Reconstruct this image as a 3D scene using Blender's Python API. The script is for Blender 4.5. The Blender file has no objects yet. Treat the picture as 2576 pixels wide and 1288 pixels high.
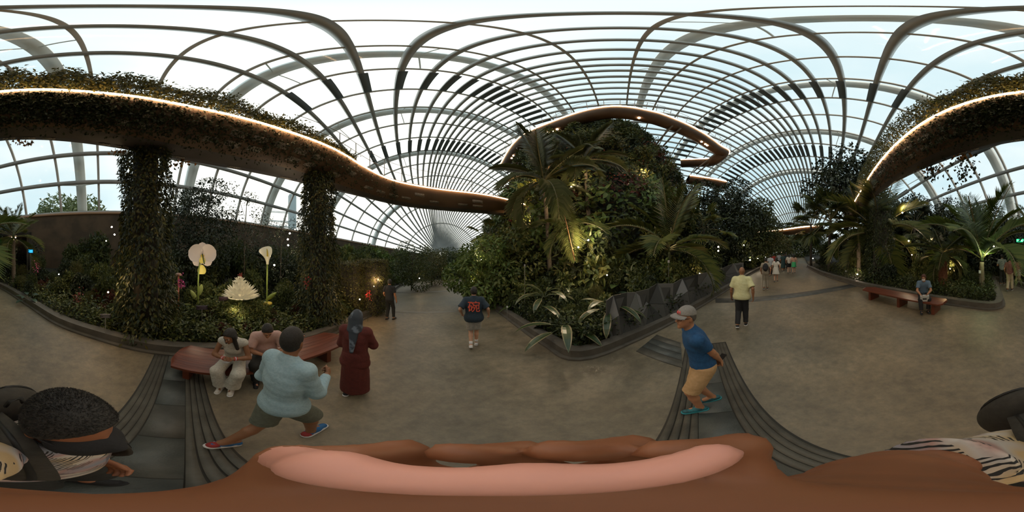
import bpy, math, random
import numpy as np
from mathutils import Vector, Matrix, Quaternion
PI=math.pi
rng=np.random.default_rng(7)
random.seed(7)
SC=bpy.context.scene
COL=SC.collection
# ---------------------------------------------------------------- camera: a 360 degree camera held overhead
CAMH=2.2
CAM=np.array([0.0,0.0,CAMH])
cd=bpy.data.cameras.new('camera'); cd.type='PANO'; cd.panorama_type='EQUIRECTANGULAR'
cd.latitude_min=-PI/2; cd.latitude_max=PI/2; cd.longitude_min=-PI; cd.longitude_max=PI
cd.clip_start=0.01; cd.clip_end=1000
co=bpy.data.objects.new('camera',cd); COL.objects.link(co)
co.location=CAM; co.rotation_euler=(PI/2,0,0); SC.camera=co
SC.render.engine='CYCLES'
SC.view_settings.view_transform='Standard'; SC.view_settings.look='None'
SC.view_settings.exposure=0.14; SC.view_settings.gamma=1.0; SC.view_settings.use_curve_mapping=False
SC.cycles.max_bounces=5; SC.cycles.diffuse_bounces=2; SC.cycles.glossy_bounces=2
SC.cycles.transmission_bounces=2; SC.cycles.transparent_max_bounces=8
SC.cycles.caustics_reflective=False; SC.cycles.caustics_refractive=False
SC.cycles.sample_clamp_indirect=4.0
SC.cycles.use_denoising=True
SC.cycles.use_adaptive_sampling=True; SC.cycles.adaptive_threshold=0.08
# ---------------------------------------------------------------- sky: bright overcast dusk
W=bpy.data.worlds.new('sky'); SC.world=W; W.use_nodes=True
nt=W.node_tree; nt.nodes.clear()
def N(t,**k):
    n=nt.nodes.new(t)
    for a,b in k.items(): setattr(n,a,b)
    return n
tc=N('ShaderNodeTexCoord'); mp=N('ShaderNodeMapping'); mp.inputs['Scale'].default_value=(1,1,2.2)
nz=N('ShaderNodeTexNoise'); nz.inputs['Scale'].default_value=1.6; nz.inputs['Detail'].default_value=5
cr=N('ShaderNodeValToRGB'); cr.color_ramp.elements[0].position=0.35; cr.color_ramp.elements[1].position=0.7
cr.color_ramp.elements[0].color=(0.60,0.79,0.86,1); cr.color_ramp.elements[1].color=(0.86,0.93,0.94,1)
# the low west, where the sun has just gone, is warmer and brighter
nrm=N('ShaderNodeVectorMath',operation='DOT_PRODUCT'); nrm.inputs[1].default_value=(math.sin(math.radians(-62))*0.96,math.cos(math.radians(-62))*0.96,0.28)
mr=N('ShaderNodeMapRange'); mr.inputs['From Min'].default_value=0.1; mr.inputs['From Max'].default_value=1.0
mr.interpolation_type='SMOOTHSTEP'
mx=N('ShaderNodeMixRGB'); mx.inputs['Color2'].default_value=(1.65,1.58,1.42,1)
bg=N('ShaderNodeBackground'); bg.inputs['Strength'].default_value=1.08
ou=N('ShaderNodeOutputWorld')
L=nt.links.new
L(tc.outputs['Generated'],mp.inputs['Vector']); L(mp.outputs[0],nz.inputs['Vector']); L(nz.outputs['Fac'],cr.inputs[0])
L(tc.outputs['Generated'],nrm.inputs[0]); L(nrm.outputs['Value'],mr.inputs['Value']); L(mr.outputs[0],mx.inputs['Fac'])
L(cr.outputs[0],mx.inputs['Color1']); L(mx.outputs[0],bg.inputs['Color']); L(bg.outputs[0],ou.inputs[0])

# ---------------------------------------------------------------- helpers
GX,GY=0.045,-0.055                      # the paved ground rises gently to the south-east
def gz(x,y): return GX*x+GY*y
def ang(px,py): return (px-1288)/2576*2*PI, (644-py)/1288*PI
def dirv(px,py):
    a,e=ang(px,py); return np.array([math.cos(e)*math.sin(a),math.cos(e)*math.cos(a),math.sin(e)])
def G(px,py,dz=0.0):
    """the point of the sloping ground (raised by dz) that the photo shows at px,py"""
    d=dirv(px,py); t=(CAMH-dz)/(GX*d[0]+GY*d[1]-d[2]); return CAM+d*t
def Z(px,py,z):
    d=dirv(px,py); return CAM+d*((z-CAMH)/d[2])
def AD(px,dist,z=None,dz=0.0):
    a=(px-1288)/2576*2*PI; x,y=dist*math.sin(a),dist*math.cos(a)
    return np.array([x,y,gz(x,y)+dz if z is None else z])
def AE(px,py,dist):
    d=dirv(px,py); h=math.hypot(d[0],d[1]); return CAM+d*(dist/h)
def norm(v):
    v=np.asarray(v,float); n=np.linalg.norm(v,axis=-1,keepdims=True); return v/np.maximum(n,1e-9)

def make_mesh(name,V,F,smooth=False,mats=(),mi=None):
    """F: (n,3) or (n,4) array, or a list of index tuples"""
    me=bpy.data.meshes.new(name)
    if isinstance(F,np.ndarray):
        V=np.ascontiguousarray(V,dtype=np.float32); n,k=F.shape
        me.vertices.add(len(V)); me.vertices.foreach_set('co',V.ravel())
        me.loops.add(n*k); me.loops.foreach_set('vertex_index',np.ascontiguousarray(F,dtype=np.int32).ravel())
        me.polygons.add(n); me.polygons.foreach_set('loop_start',np.arange(0,n*k,k,dtype=np.int32))
        me.polygons.foreach_set('loop_total',np.full(n,k,dtype=np.int32))
    else:
        me.from_pydata([tuple(map(float,v)) for v in V],[],F)
    me.update(calc_edges=True)
    for m in mats: me.materials.append(m)
    if mi is not None: me.polygons.foreach_set('material_index',np.asarray(mi,dtype=np.int32))
    if smooth: me.polygons.foreach_set('use_smooth',np.ones(len(me.polygons),dtype=bool))
    if not isinstance(F,np.ndarray): me.validate()
    me.update()
    return me
def link(name,me,parent=None,loc=None,rot=None):
    o=bpy.data.objects.new(name,me); COL.objects.link(o)
    if parent is not None: o.parent=parent
    if loc is not None: o.location=Vector([float(c) for c in loc])
    if rot is not None: o.rotation_euler=rot
    return o
def obj(name,V,F,mat,parent=None,smooth=False,loc=None,rot=None,mi=None):
    mats=mat if isinstance(mat,(list,tuple)) else (mat,)
    return link(name,make_mesh(name,V,F,smooth,mats,mi),parent,loc,rot)
def tag(o,label=None,cat=None,group=None,kind=None):
    if label: o['label']=label
    if cat: o['category']=cat
    if group: o['group']=group
    if kind: o['kind']=kind
    return o
def empty(name,loc,rot=(0,0,0),scale=None):
    o=bpy.data.objects.new(name,None); COL.objects.link(o); o.empty_display_size=0.1
    o.location=Vector([float(c) for c in loc]); o.rotation_euler=rot
    if scale is not None: o.scale=(scale,)*3 if not hasattr(scale,'__len__') else scale
    return o
def copy_tree(o,parent=None):
    kids=[c for c in COL.objects if c.parent is o] if o.name not in KIDS else KIDS[o.name]
    KIDS[o.name]=kids
    c=o.copy(); COL.objects.link(c); c.parent=parent
    for k in kids: copy_tree(k,c)
    return c
KIDS={}
class MB:
    """gathers pieces into one mesh"""
    def __init__(s): s.V=[]; s.F=[]; s.M=[]; s.n=0
    def add(s,V,F,m=0):
        V=[tuple(map(float,v)) for v in V]; s.V+=V; s.F+=[tuple(int(i)+s.n for i in f) for f in F]; s.M+=[m]*len(F); s.n+=len(V); return s
    def box(s,c,size,R=None,m=0):
        c=np.array(c,float); h=np.array(size,float)/2
        v=np.array([[x,y,z] for x in(-1,1) for y in(-1,1) for z in(-1,1)])*h
        if R is not None: v=v@np.array(R).T
        return s.add(v+c,[(0,1,3,2),(4,6,7,5),(0,4,5,1),(2,3,7,6),(0,2,6,4),(1,5,7,3)],m)
    def tube(s,P,r,k=8,m=0,cap=True):
        P=np.array(P,float); r=np.full(len(P),r,float) if np.ndim(r)==0 else np.array(r,float)
        T=norm(np.gradient(P,axis=0)); up=np.array([0,0,1.0]) if abs(T[0][2])<.9 else np.array([1.0,0,0])
        V=[]
        for p,t,q in zip(P,T,r):
            a=norm(np.cross(t,up)); b=np.cross(a,t)
            for i in range(k):
                w=2*PI*i/k; V.append(p+(a*math.cos(w)+b*math.sin(w))*q)
        F=[(i*k+j,i*k+(j+1)%k,(i+1)*k+(j+1)%k,(i+1)*k+j) for i in range(len(P)-1) for j in range(k)]
        if cap: F+=[tuple(range(k))[::-1],tuple((len(P)-1)*k+j for j in range(k))]
        return s.add(V,F,m)
    def lathe(s,prof,c=(0,0,0),k=16,m=0,sx=1,sy=1):
        V=[(c[0]+r*sx*math.cos(2*PI*j/k),c[1]+r*sy*math.sin(2*PI*j/k),c[2]+z) for r,z in prof for j in range(k)]
        F=[(i*k+j,i*k+(j+1)%k,(i+1)*k+(j+1)%k,(i+1)*k+j) for i in range(len(prof)-1) for j in range(k)]
        F+=[tuple(range(k))[::-1],tuple((len(prof)-1)*k+j for j in range(k))]
        return s.add(V,F,m)
    def ball(s,c,r,k=10,m=0):
        r=np.array([r]*3 if np.ndim(r)==0 else r,float); n=k//2+1
        V=[np.array(c)+r*np.array([math.sin(PI*i/n)*math.cos(2*PI*j/k),math.sin(PI*i/n)*math.sin(2*PI*j/k),math.cos(PI*i/n)]) for i in range(n+1) for j in range(k)]
        F=[(i*k+j,(i+1)*k+j,(i+1)*k+(j+1)%k,i*k+(j+1)%k) for i in range(n) for j in range(k)]
        return s.add(V,F,m)
    def build(s,name,mat,parent=None,smooth=False,loc=None,rot=None):
        return obj(name,s.V,s.F,mat,parent,smooth,loc,rot,mi=s.M if isinstance(mat,(list,tuple)) else None)
def sweep(P,Nn,w,d):
    """a rectangular beam along P; w across, d along the normals Nn"""
    P=np.array(P); T=norm(np.gradient(P,axis=0)); Nn=norm(Nn); S=norm(np.cross(T,Nn)); k=len(P)
    w=np.broadcast_to(w,(k,))[:,None]; d=np.broadcast_to(d,(k,))[:,None]
    V=np.stack([P+S*w/2,P-S*w/2,P-S*w/2-Nn*d,P+S*w/2-Nn*d],1).reshape(-1,3)
    i=np.arange(k-1)[:,None]*4
    F=np.concatenate([np.hstack([i+a,i+b,i+4+b,i+4+a]) for a,b in((0,1),(1,2),(2,3),(3,0))])
    F=np.vstack([F,[[3,2,1,0]],[[4*k-4,4*k-3,4*k-2,4*k-1]]])
    return V,F
def join(parts):
    V=[];F=[];n=0
    for v,f in parts: V.append(v); F.append(f+n); n+=len(v)
    return np.vstack(V),np.vstack(F)
def bez(pts,n):
    """smooth polyline through pts (Catmull-Rom), n samples"""
    P=np.array(pts,float); P=np.vstack([2*P[0]-P[1],P,2*P[-1]-P[-2]]); m=len(P)-3; out=[]
    for t in np.linspace(0,m,n):
        i=min(int(t),m-1); u=t-i; a,b,c,d=P[i:i+4]
        out.append(.5*((2*b)+(-a+c)*u+(2*a-5*b+4*c-d)*u*u+(-a+3*b-3*c+d)*u**3))
    return np.array(out)
# ---------------------------------------------------------------- materials
def mat(name,c,rough=.7,c2=None,scale=6,bump=0,bscale=None,metal=0,spec=.5,emis=None,estr=0,wave=None,detail=4,coat=0,stretch=None,trans=0,sub=0,stops=(.35,.65)):
    m=bpy.data.materials.new(name); m.use_nodes=True; t=m.node_tree; b=t.nodes['Principled BSDF']
    b.inputs['Base Color'].default_value=(*c,1); b.inputs['Roughness'].default_value=rough; b.inputs['Metallic'].default_value=metal
    b.inputs['Specular IOR Level'].default_value=spec; b.inputs['Coat Weight'].default_value=coat
    if emis: b.inputs['Emission Color'].default_value=(*emis,1); b.inputs['Emission Strength'].default_value=estr
    if c2 is not None or bump:
        x=t.nodes.new('ShaderNodeTexCoord'); v=x.outputs['Object']
        if stretch:
            q=t.nodes.new('ShaderNodeMapping'); q.inputs['Scale'].default_value=stretch; t.links.new(v,q.inputs['Vector']); v=q.outputs[0]
        n=t.nodes.new('ShaderNodeTexNoise'); n.inputs['Scale'].default_value=scale; n.inputs['Detail'].default_value=detail; t.links.new(v,n.inputs['Vector'])
        if c2 is not None:
            r=t.nodes.new('ShaderNodeValToRGB'); r.color_ramp.elements[0].position,r.color_ramp.elements[1].position=stops
            r.color_ramp.elements[0].color=(*c,1); r.color_ramp.elements[1].color=(*c2,1)
            t.links.new(n.outputs['Fac'],r.inputs[0]); t.links.new(r.outputs[0],b.inputs['Base Color'])
        if bump:
            n2=n
            if bscale: n2=t.nodes.new('ShaderNodeTexNoise'); n2.inputs['Scale'].default_value=bscale; n2.inputs['Detail'].default_value=5; t.links.new(v,n2.inputs['Vector'])
            u=t.nodes.new('ShaderNodeBump'); u.inputs['Strength'].default_value=bump; u.inputs['Distance'].default_value=.02
            t.links.new(n2.outputs['Fac'],u.inputs['Height']); t.links.new(u.outputs[0],b.inputs['Normal'])
    return m
def leafmat(name,cols,rough=.45,trans=.25):
    """leaf colour picked per leaf from cols; a little light comes through"""
    m=bpy.data.materials.new(name); m.use_nodes=True; t=m.node_tree; b=t.nodes['Principled BSDF']
    g=t.nodes.new('ShaderNodeNewGeometry'); r=t.nodes.new('ShaderNodeValToRGB')
    e=r.color_ramp.elements; k=len(cols)
    while len(e)<k: e.new(.5)
    for i,c in enumerate(cols): e[i].position=i/(k-1) if k>1 else 0; e[i].color=(*c,1)
    t.links.new(g.outputs['Random Per Island'],r.inputs[0]); t.links.new(r.outputs[0],b.inputs['Base Color'])
    b.inputs['Roughness'].default_value=rough; b.inputs['Specular IOR Level'].default_value=.35
    if trans:
        tr=t.nodes.new('ShaderNodeBsdfTranslucent'); mx=t.nodes.new('ShaderNodeMixShader'); mx.inputs[0].default_value=trans
        t.links.new(r.outputs[0],tr.inputs['Color']); t.links.new(b.outputs[0],mx.inputs[1]); t.links.new(tr.outputs[0],mx.inputs[2])
        t.links.new(mx.outputs[0],t.nodes['Material Output'].inputs['Surface'])
    return m
def emit(name,c,s):
    m=bpy.data.materials.new(name); m.use_nodes=True; t=m.node_tree; t.nodes.clear()
    e=t.nodes.new('ShaderNodeEmission'); e.inputs[0].default_value=(*c,1); e.inputs[1].default_value=s
    o=t.nodes.new('ShaderNodeOutputMaterial'); t.links.new(e.outputs[0],o.inputs[0]); return m
# ================================================================ the glass vault
E2A=math.radians(38)                       # short axis of the vault, away from the near wall
e2=np.array([math.sin(E2A),math.cos(E2A)]); e1=np.array([math.sin(E2A+PI/2),math.cos(E2A+PI/2)])
DC,DB,DH,DA,DZ=30.0,49.0,34.0,58.0,1.7
def fB(p): return np.sqrt(np.clip(1-np.abs(p/DA)**2.0,0,1))
def fH(p): return np.sqrt(np.clip(1-np.abs(p/DA)**3.0,0,1))
def S(p,th,off=0.0):
    p=np.asarray(p,float); th=np.asarray(th,float)
    q=(DB+off)*fB(p)*np.cos(th)+DC; z=(DH+off)*fH(p)*np.sin(th)+DZ
    return np.stack([p*e1[0]+q*e2[0],p*e1[1]+q*e2[1],z],-1)
def SN(p,th):
    q=np.cos(th)/DB; z=np.sin(th)/DH; r=np.asarray(p)/DA**2*1.3
    v=np.stack([r*e1[0]+q*e2[0],r*e1[1]+q*e2[1],z+0*r],-1); return norm(v)
def th_of(phi):                             # where a sight line at angle phi in the middle plane meets the vault
    u=math.radians(phi); a=math.cos(u); b=math.sin(u); x0=-DC; z0=CAMH-DZ
    A=a*a/DB**2+b*b/DH**2; B_=2*(x0*a/DB**2+z0*b/DH**2); C_=x0*x0/DB**2+z0*z0/DH**2-1
    t=(-B_+math.sqrt(B_*B_-4*A*C_))/(2*A); return math.atan2((z0+t*b)/DH,(x0+t*a)/DB)
PHI=[164.8,154,144,132,120.5,108.9,99.5,92.5,85.7,80.5,76.3,72.9,69.7,67.5,65.5,63.4]
TH=[th_of(f) for f in PHI]
d=.034
while TH[-1]-d>.05: TH.append(TH[-1]-d); d=min(d*1.03,.06)
TH=np.array(TH)
PK=np.array([1.0+4.3*k for k in range(-13,13)]); PK=PK[np.abs(PK)<56.3]
m_steel=mat('shell_steel',(.40,.41,.41),.4,c2=(.50,.50,.48),scale=.6)
m_steel2=mat('shell_steel_pale',(.66,.62,.57),.45)
m_white=mat('white_painted_steel',(.85,.86,.83),.4)
m_shade=mat('roof_blind',(.15,.175,.185),.7)
roof=tag(empty('ceiling',(0,0,0)),kind='structure')
for k,th in enumerate(TH):
    p=57.9*np.sin(np.linspace(-PI/2,PI/2,72)); P=S(p,th); V,F=sweep(P,SN(p,th),.46 if k<9 else .34 if k<16 else .27,.5); obj('rib',V,F,m_steel,roof)
for k,p0 in enumerate(PK):
    th=np.linspace(TH[0],TH[-1],60); p=np.full(60,p0); V,F=sweep(S(p,th),SN(p,th),.24,.3); obj('purlin',V,F,m_steel2,roof)
# dark blinds, let down between two rows of purlins
for (a,b) in ((9,10),(16,17),(5,6),(20,21)):
    if b>=len(PK): continue
    for k in range(3,len(TH)-6):
        p=np.linspace(PK[a]+.3,PK[b]-.3,5); th=TH[k]
        V,F=sweep(S(p,th,-.50),SN(p,th),.85,.10); obj('roof_blind',V,F,m_shade,roof)
# outer white arches with struts to the shell
for k in range(1,len(PK)-1,3):
    p0=(PK[k]+PK[k+1])/2 if k+1<len(PK) else PK[k]
    th=np.linspace(TH[0]+.02,TH[-1],60); p=np.full(60,p0)
    P=S(p,th,2.0); V,F=sweep(P,SN(p,th),1.1,.9); obj('outer_arch',V,F,m_white,roof)
    b=MB()
    for t in np.linspace(TH[0]-.1,TH[-1]+.3,11):
        a=S(p0,t,1.3)
        for s in(-2.1,2.1): b.tube([a,S(p0+s,t,0)],.07,6)
    b.build('strut',m_white,roof)
# glazing
m_glass=bpy.data.materials.new('roof_glass'); m_glass.use_nodes=True; t=m_glass.node_tree; t.nodes.clear()
tr=t.nodes.new('ShaderNodeBsdfTransparent'); tr.inputs[0].default_value=(.93,.965,.96,1)
gl=t.nodes.new('ShaderNodeBsdfGlossy'); gl.inputs['Roughness'].default_value=.05
mx_=t.nodes.new('ShaderNodeMixShader'); mx_.inputs[0].default_value=.05; oo=t.nodes.new('ShaderNodeOutputMaterial')
t.links.new(tr.outputs[0],mx_.inputs[1]); t.links.new(gl.outputs[0],mx_.inputs[2]); t.links.new(mx_.outputs[0],oo.inputs[0])
cells=[]
pe=np.r_[-57.8,PK,57.8]
for i in range(len(TH)-1):
    for j in range(len(pe)-1):
        ta,tb=TH[i],TH[i+1]; pa,pb=pe[j],pe[j+1]; et=(ta-tb)*.04; ep=(pb-pa)*.02
        q=S(np.array([pa+ep,pb-ep,pb-ep,pa+ep]),np.array([ta-et,ta-et,tb+et,tb+et]),-.12)
        r=q-CAM; area=np.linalg.norm(np.cross(q[2]-q[0],q[3]-q[1]))/2; c=r.mean(0); dd=np.linalg.norm(c)
        cells.append((area*abs(np.dot(norm(c),SN((pa+pb)/2,(ta+tb)/2)))/dd**2,q))
cells.sort(key=lambda c:-c[0])
def slab(q,t=.03):
    n=norm(np.cross(q[1]-q[0],q[3]-q[0])); V=np.vstack([q,q+n*t])
    return V,np.array([[0,1,2,3],[7,6,5,4],[0,4,5,1],[1,5,6,2],[2,6,7,3],[3,7,4,0]])
for a,q in cells[:300]: obj('pane',q,np.array([[0,1,2,3]]),m_glass,roof)
V,F=join([(q,np.array([[0,1,2,3]])) for a,q in cells[300:]])
tag(obj('pane',V,F,m_glass,roof),kind='stuff')

# ================================================================ ground and retaining wall
m_floor=bpy.data.materials.new('stained_concrete'); m_floor.use_nodes=True; t=m_floor.node_tree; b=t.nodes['Principled BSDF']
x=t.nodes.new('ShaderNodeTexCoord')
def tn(s,det,rg=.55):
    n=t.nodes.new('ShaderNodeTexNoise'); n.inputs['Scale'].default_value=s; n.inputs['Detail'].default_value=det; n.inputs['Roughness'].default_value=rg
    t.links.new(x.outputs['Object'],n.inputs['Vector']); return n
n1=tn(.6,7,.72); n2=tn(7,5,.75); n3=tn(.16,3)
r1=t.nodes.new('ShaderNodeValToRGB'); r1.color_ramp.elements[0].position=.33; r1.color_ramp.elements[1].position=.68
r1.color_ramp.elements[0].color=(.105,.082,.054,1); r1.color_ramp.elements[1].color=(.225,.185,.130,1)
r2=t.nodes.new('ShaderNodeValToRGB'); r2.color_ramp.elements[0].position=.35; r2.color_ramp.elements[1].position=.7
r2.color_ramp.elements[0].color=(.74,.75,.75,1); r2.color_ramp.elements[1].color=(1.18,1.16,1.12,1)
m1=t.nodes.new('ShaderNodeMixRGB'); m1.blend_type='MULTIPLY'; m1.inputs[0].default_value=1
r3=t.nodes.new('ShaderNodeValToRGB'); r3.color_ramp.elements[0].position=.4; r3.color_ramp.elements[1].position=.62
r3.color_ramp.elements[0].color=(.92,1.0,1.05,1); r3.color_ramp.elements[1].color=(1.08,1.0,.88,1)
m2=t.nodes.new('ShaderNodeMixRGB'); m2.blend_type='MULTIPLY'; m2.inputs[0].default_value=1
l=t.links.new; l(n1.outputs[0],r1.inputs[0]); l(n2.outputs[0],r2.inputs[0]); l(r1.outputs[0],m1.inputs[1]); l(r2.outputs[0],m1.inputs[2])
l(n3.outputs[0],r3.inputs[0]); l(m1.outputs[0],m2.inputs[1]); l(r3.outputs[0],m2.inputs[2]); l(m2.outputs[0],b.inputs['Base Color'])
rr=t.nodes.new('ShaderNodeMapRange'); rr.inputs['To Min'].default_value=.34; rr.inputs['To Max'].default_value=.62; l(n1.outputs[0],rr.inputs[0]); l(rr.outputs[0],b.inputs['Roughness'])
bp=t.nodes.new('ShaderNodeBump'); bp.inputs['Strength'].default_value=.35; bp.inputs['Distance'].default_value=.02; l(n2.outputs[0],bp.inputs['Height']); l(bp.outputs[0],b.inputs['Normal'])
def gpt(x,y,dz=0): return (x,y,gz(x,y)+dz)
# the floor follows the foot of the shell
pp=np.linspace(-56,56,40); ring=[]
for sgn in(1,-1):
    for p in pp[::sgn]:
        q=DC+sgn*DB*fB(p)*1.01; ring.append((p*e1[0]+q*e2[0],p*e1[1]+q*e2[1]))
cx,cy=DC*e2[0],DC*e2[1]
V=[gpt(cx,cy)]+[gpt(*r) for r in ring]; F=[(0,(i+1)%len(ring)+1,i+1) for i in range(len(ring))]
tag(obj('floor',V,F,m_floor),kind='structure')
# outside ground
m_out=mat('outside_ground',(.10,.13,.07),.9,c2=(.16,.17,.12),scale=.05)
tag(obj('ground',[(-400,-400,-4.5),(400,-400,-4.5),(400,400,-4.5),(-400,400,-4.5)],[(0,1,2,3)],m_out),kind='structure')
m_wall=mat('brown_rendered_wall',(.060,.040,.022),.75,c2=(.11,.07,.038),scale=.8,bump=.3)
m_lip=mat('wall_coping',(.42,.25,.15),.5)
m_gut=mat('wall_gutter_grey',(.28,.29,.29),.6)
zt=S(0,TH[0])[2]
p=57.9*np.sin(np.linspace(-PI/2,PI/2,90))
def wall(name,thw,sgn):
    B=S(p,np.full(90,thw)); zz=np.full(90,zt)
    inn=-np.sign(np.cos(thw))*.7
    Q=B.copy(); Q[:,0]+=e2[0]*inn*1.0; Q[:,1]+=e2[1]*inn*1.0
    V=[];F=[]
    for i in range(90):
        V+=[(Q[i,0],Q[i,1],-6),(Q[i,0],Q[i,1],B[i,2]-.25),(B[i,0],B[i,1],B[i,2]-.25),(B[i,0]-e2[0]*inn,B[i,1]-e2[1]*inn,-6)]
        if i: a=i*4; F+=[(a-4,a,a+1,a-3),(a-3,a+1,a+2,a-2),(a-2,a+2,a+3,a-1)]
    w=tag(obj(name,V,F,m_wall),kind='structure')
    c=Q.copy(); c[:,2]=B[:,2]-.12; nn=np.tile([0,0,1.0],(90,1))
    V,F=sweep(c,nn,.28,.24); obj('coping',V,F,m_lip,w)
    c=B.copy(); c[:,2]=B[:,2]+.1; V,F=sweep(c,nn,.5,.4); obj('gutter',V,F,m_gut,w)
wall('wall_near',TH[0],1); wall('wall_far',TH[-1],-1)
# ================================================================ paving bands let into the concrete
m_slab=mat('dark_slate_slab',(.050,.056,.052),.5,c2=(.085,.092,.085),scale=5,bump=.3,bscale=60)
m_slab2=mat('dark_slate_slab_warm',(.058,.058,.050),.5,c2=(.095,.092,.08),scale=5,bump=.3,bscale=60)
m_comb=mat('grooved_paver',(.060,.056,.045),.6,c2=(.10,.092,.074),scale=4,bump=.3,bscale=40)
m_joint=mat('dark_joint',(.04,.037,.031),.9)
m_band=mat('grey_stone_band',(.060,.058,.05),.55,c2=(.09,.085,.075),scale=5,bump=.2)
m_pale=mat('pale_joint_line',(.22,.20,.17),.7)
U=np.array([math.sin(math.radians(65.3)),math.cos(math.radians(65.3))]); Vn=np.array([U[1],-U[0]])   # along, across
path=tag(empty('path',(0,0,0)),kind='structure')
def plate(name,s0,s1,o0,o1,mt,lift,par=path,th=.02,gap=.004,sk=0):
    c=[];
    for s,o in((s0+gap,o0+gap),(s1-gap,o0+gap),(s1-gap,o1-gap),(s0+gap,o1-gap)):
        q=U*s+Vn*o; c.append(gpt(q[0],q[1],lift))
    V=np.array(c+[(a,b,z-th) for a,b,z in c]); F=np.array([[3,2,1,0],[4,5,6,7],[0,1,5,4],[1,2,6,5],[2,3,7,6],[3,0,4,7]])
    return obj(name,V,F,mt,par)
# along u from the left bench (s<0) to the right corner (s>0); across: + is to the south
plate('bedding',-3.6,3.55,-.27,.62,m_joint,.004)
k=0
s=-3.55
while s<3.3:
    ln=.62 if s<0 else .66
    a,bb=(0.0,.33)
    plate('slab',s,s+ln,a,bb,m_slab if k%3 else m_slab2,.012,gap=.006); k+=1
    s+=ln
for o in(-.25,-.185,-.12,-.055): plate('grooved_strip',-3.55,3.5,o,o+.058,m_comb,.011,gap=.0018)
for o in(.335,.40,.465,.53): plate('grooved_strip',-3.55,3.5,o,o+.062,m_comb,.011,gap=.0018)
# the band before the planter, and the thin bands across the two paths
def plate4(name,pts,mt,lift=.01,par=path):
    c=[gpt(x_,y_,lift) for x_,y_ in pts]; V=np.array(c+[(a,b_,z-.02) for a,b_,z in c])
    return obj(name,V,np.array([[3,2,1,0],[4,5,6,7],[0,1,5,4],[1,2,6,5],[2,3,7,6],[3,0,4,7]]),mt,par)
A=G(1600,884)[:2]; B=G(1717,926)[:2]; Cc=G(1712,862)[:2]; Dd=G(1652,842)[:2]
plate4('bedding',[B,A,Dd,Cc],m_joint,.005)
for i in range(4):
    f0,f1=i/4+.01,(i+1)/4-.01
    plate4('slab',[B+(Cc-B)*f0,A+(Dd-A)*f0,A+(Dd-A)*f1,B+(Cc-B)*f1],(m_slab,m_comb)[i in(0,3)],.013)
a1,a2=G(1800,751)[:2],G(2150,713)[:2]; b1,b2=G(1800,762)[:2],G(2160,720)[:2]
plate4('stone_band',[b1,b2,a2,a1],m_band,.01)
a1,a2=G(985,782)[:2],G(1215,776)[:2]; b1,b2=G(985,785)[:2],G(1215,779)[:2]
plate4('joint_line',[b1,b2,a2,a1],m_pale,.006)
a1,a2=G(995,735)[:2],G(1170,728)[:2]; b1,b2=G(995,737)[:2],G(1170,730)[:2]
plate4('joint_line',[b1,b2,a2,a1],m_pale,.006)
# ================================================================ kerbed planting beds
m_kerb=mat('grey_granite_kerb',(.075,.066,.052),.6,c2=(.115,.10,.08),scale=3,bump=.2,bscale=30)
m_soil=mat('dark_soil',(.012,.010,.006),.95,c2=(.02,.018,.01),scale=9,bump=.5)
def inset(P,w,side):
    P=np.array(P); T=norm(np.gradient(P,axis=0)); n=np.stack([-T[:,1],T[:,0]],1)*side; return P+n*w
def bed(name,front,back,side,h=.22,w=.26,mound=.35):
    """front: kerb line on the ground; back: closing points; kerb stones are pieces"""
    fr=bez(front,len(front)*5); root=tag(empty(name,(0,0,0)),kind='structure')
    inn=inset(fr,w,side)
    pl=inset(fr,-.10,side)
    n=len(fr)
    def strip(nm,i,j,outl,inl,hh,mt):
        V=[];F=[]
        for k in range(i,j+1):
            V+=[gpt(*outl[k],-.05),gpt(*outl[k],hh),gpt(*inl[k],hh),gpt(*inl[k],-.05)]
            if k>i: a=(k-i)*4; F+=[(a-4,a-3,a+1,a),(a-3,a-2,a+2,a+1),(a-2,a-1,a+3,a+2)]
        F+=[(0,3,2,1),((j-i)*4,(j-i)*4+1,(j-i)*4+2,(j-i)*4+3)]
        return obj(nm,V,F,mt,root)
    st=3
    for i in range(0,n-1,st):
        j=min(i+st,n-1); strip('kerb_stone',i,j,fr,inn,h,m_kerb)
    strip('kerb_plinth',0,n-1,pl,fr,.045,m_kerb)
    poly=[tuple(q) for q in inn]+[tuple(q) for q in back]
    V=[gpt(*q,h-.05) for q in poly]
    from mathutils.geometry import tessellate_polygon
    tri=tessellate_polygon([[Vector((q[0],q[1],0)) for q in poly]])
    obj('soil',V,[tuple(t_) for t_ in tri],m_soil,root)
    return np.array(poly)
g2=lambda L_:[G(*q)[:2] for q in L_]
PL_LEFT=bed('planter_bed_left',g2([(-110,697),(-60,708),(0,724),(71,768),(143,814),(250,853),(375,884),(560,893),(760,868),(907,806),(953,782),(985,750),(1005,722),(1050,708),(1096,701),(1112,696)]),
   [AD(1110,34)[:2],AD(1000,40)[:2],AD(860,30)[:2],AD(700,24)[:2],AD(400,18)[:2],AD(150,18)[:2],AD(0,19)[:2],AD(-60,19)[:2]],1)
PL_MTN=bed('planter_bed_mountain',g2([(1160,697),(1176,720),(1203,747),(1271,796),(1368,864),(1450,903),(1586,861),(1671,821),(1760,772),(1850,716),(1890,690),(1915,676),(1932,668)]),
   [AD(1935,40)[:2],AD(1700,44)[:2],AD(1400,44)[:2],AD(1180,40)[:2]],1)
PL_RIGHT=bed('planter_bed_right',g2([(2030,672),(2060,688),(2100,702),(2160,720),(2260,742),(2400,768),(2512,776),(2516,742),(2504,706),(2500,690)]),
   [AD(2495,17)[:2],AD(2400,22)[:2],AD(2250,26)[:2],AD(2130,34)[:2],AD(2020,40)[:2]],1)
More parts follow.
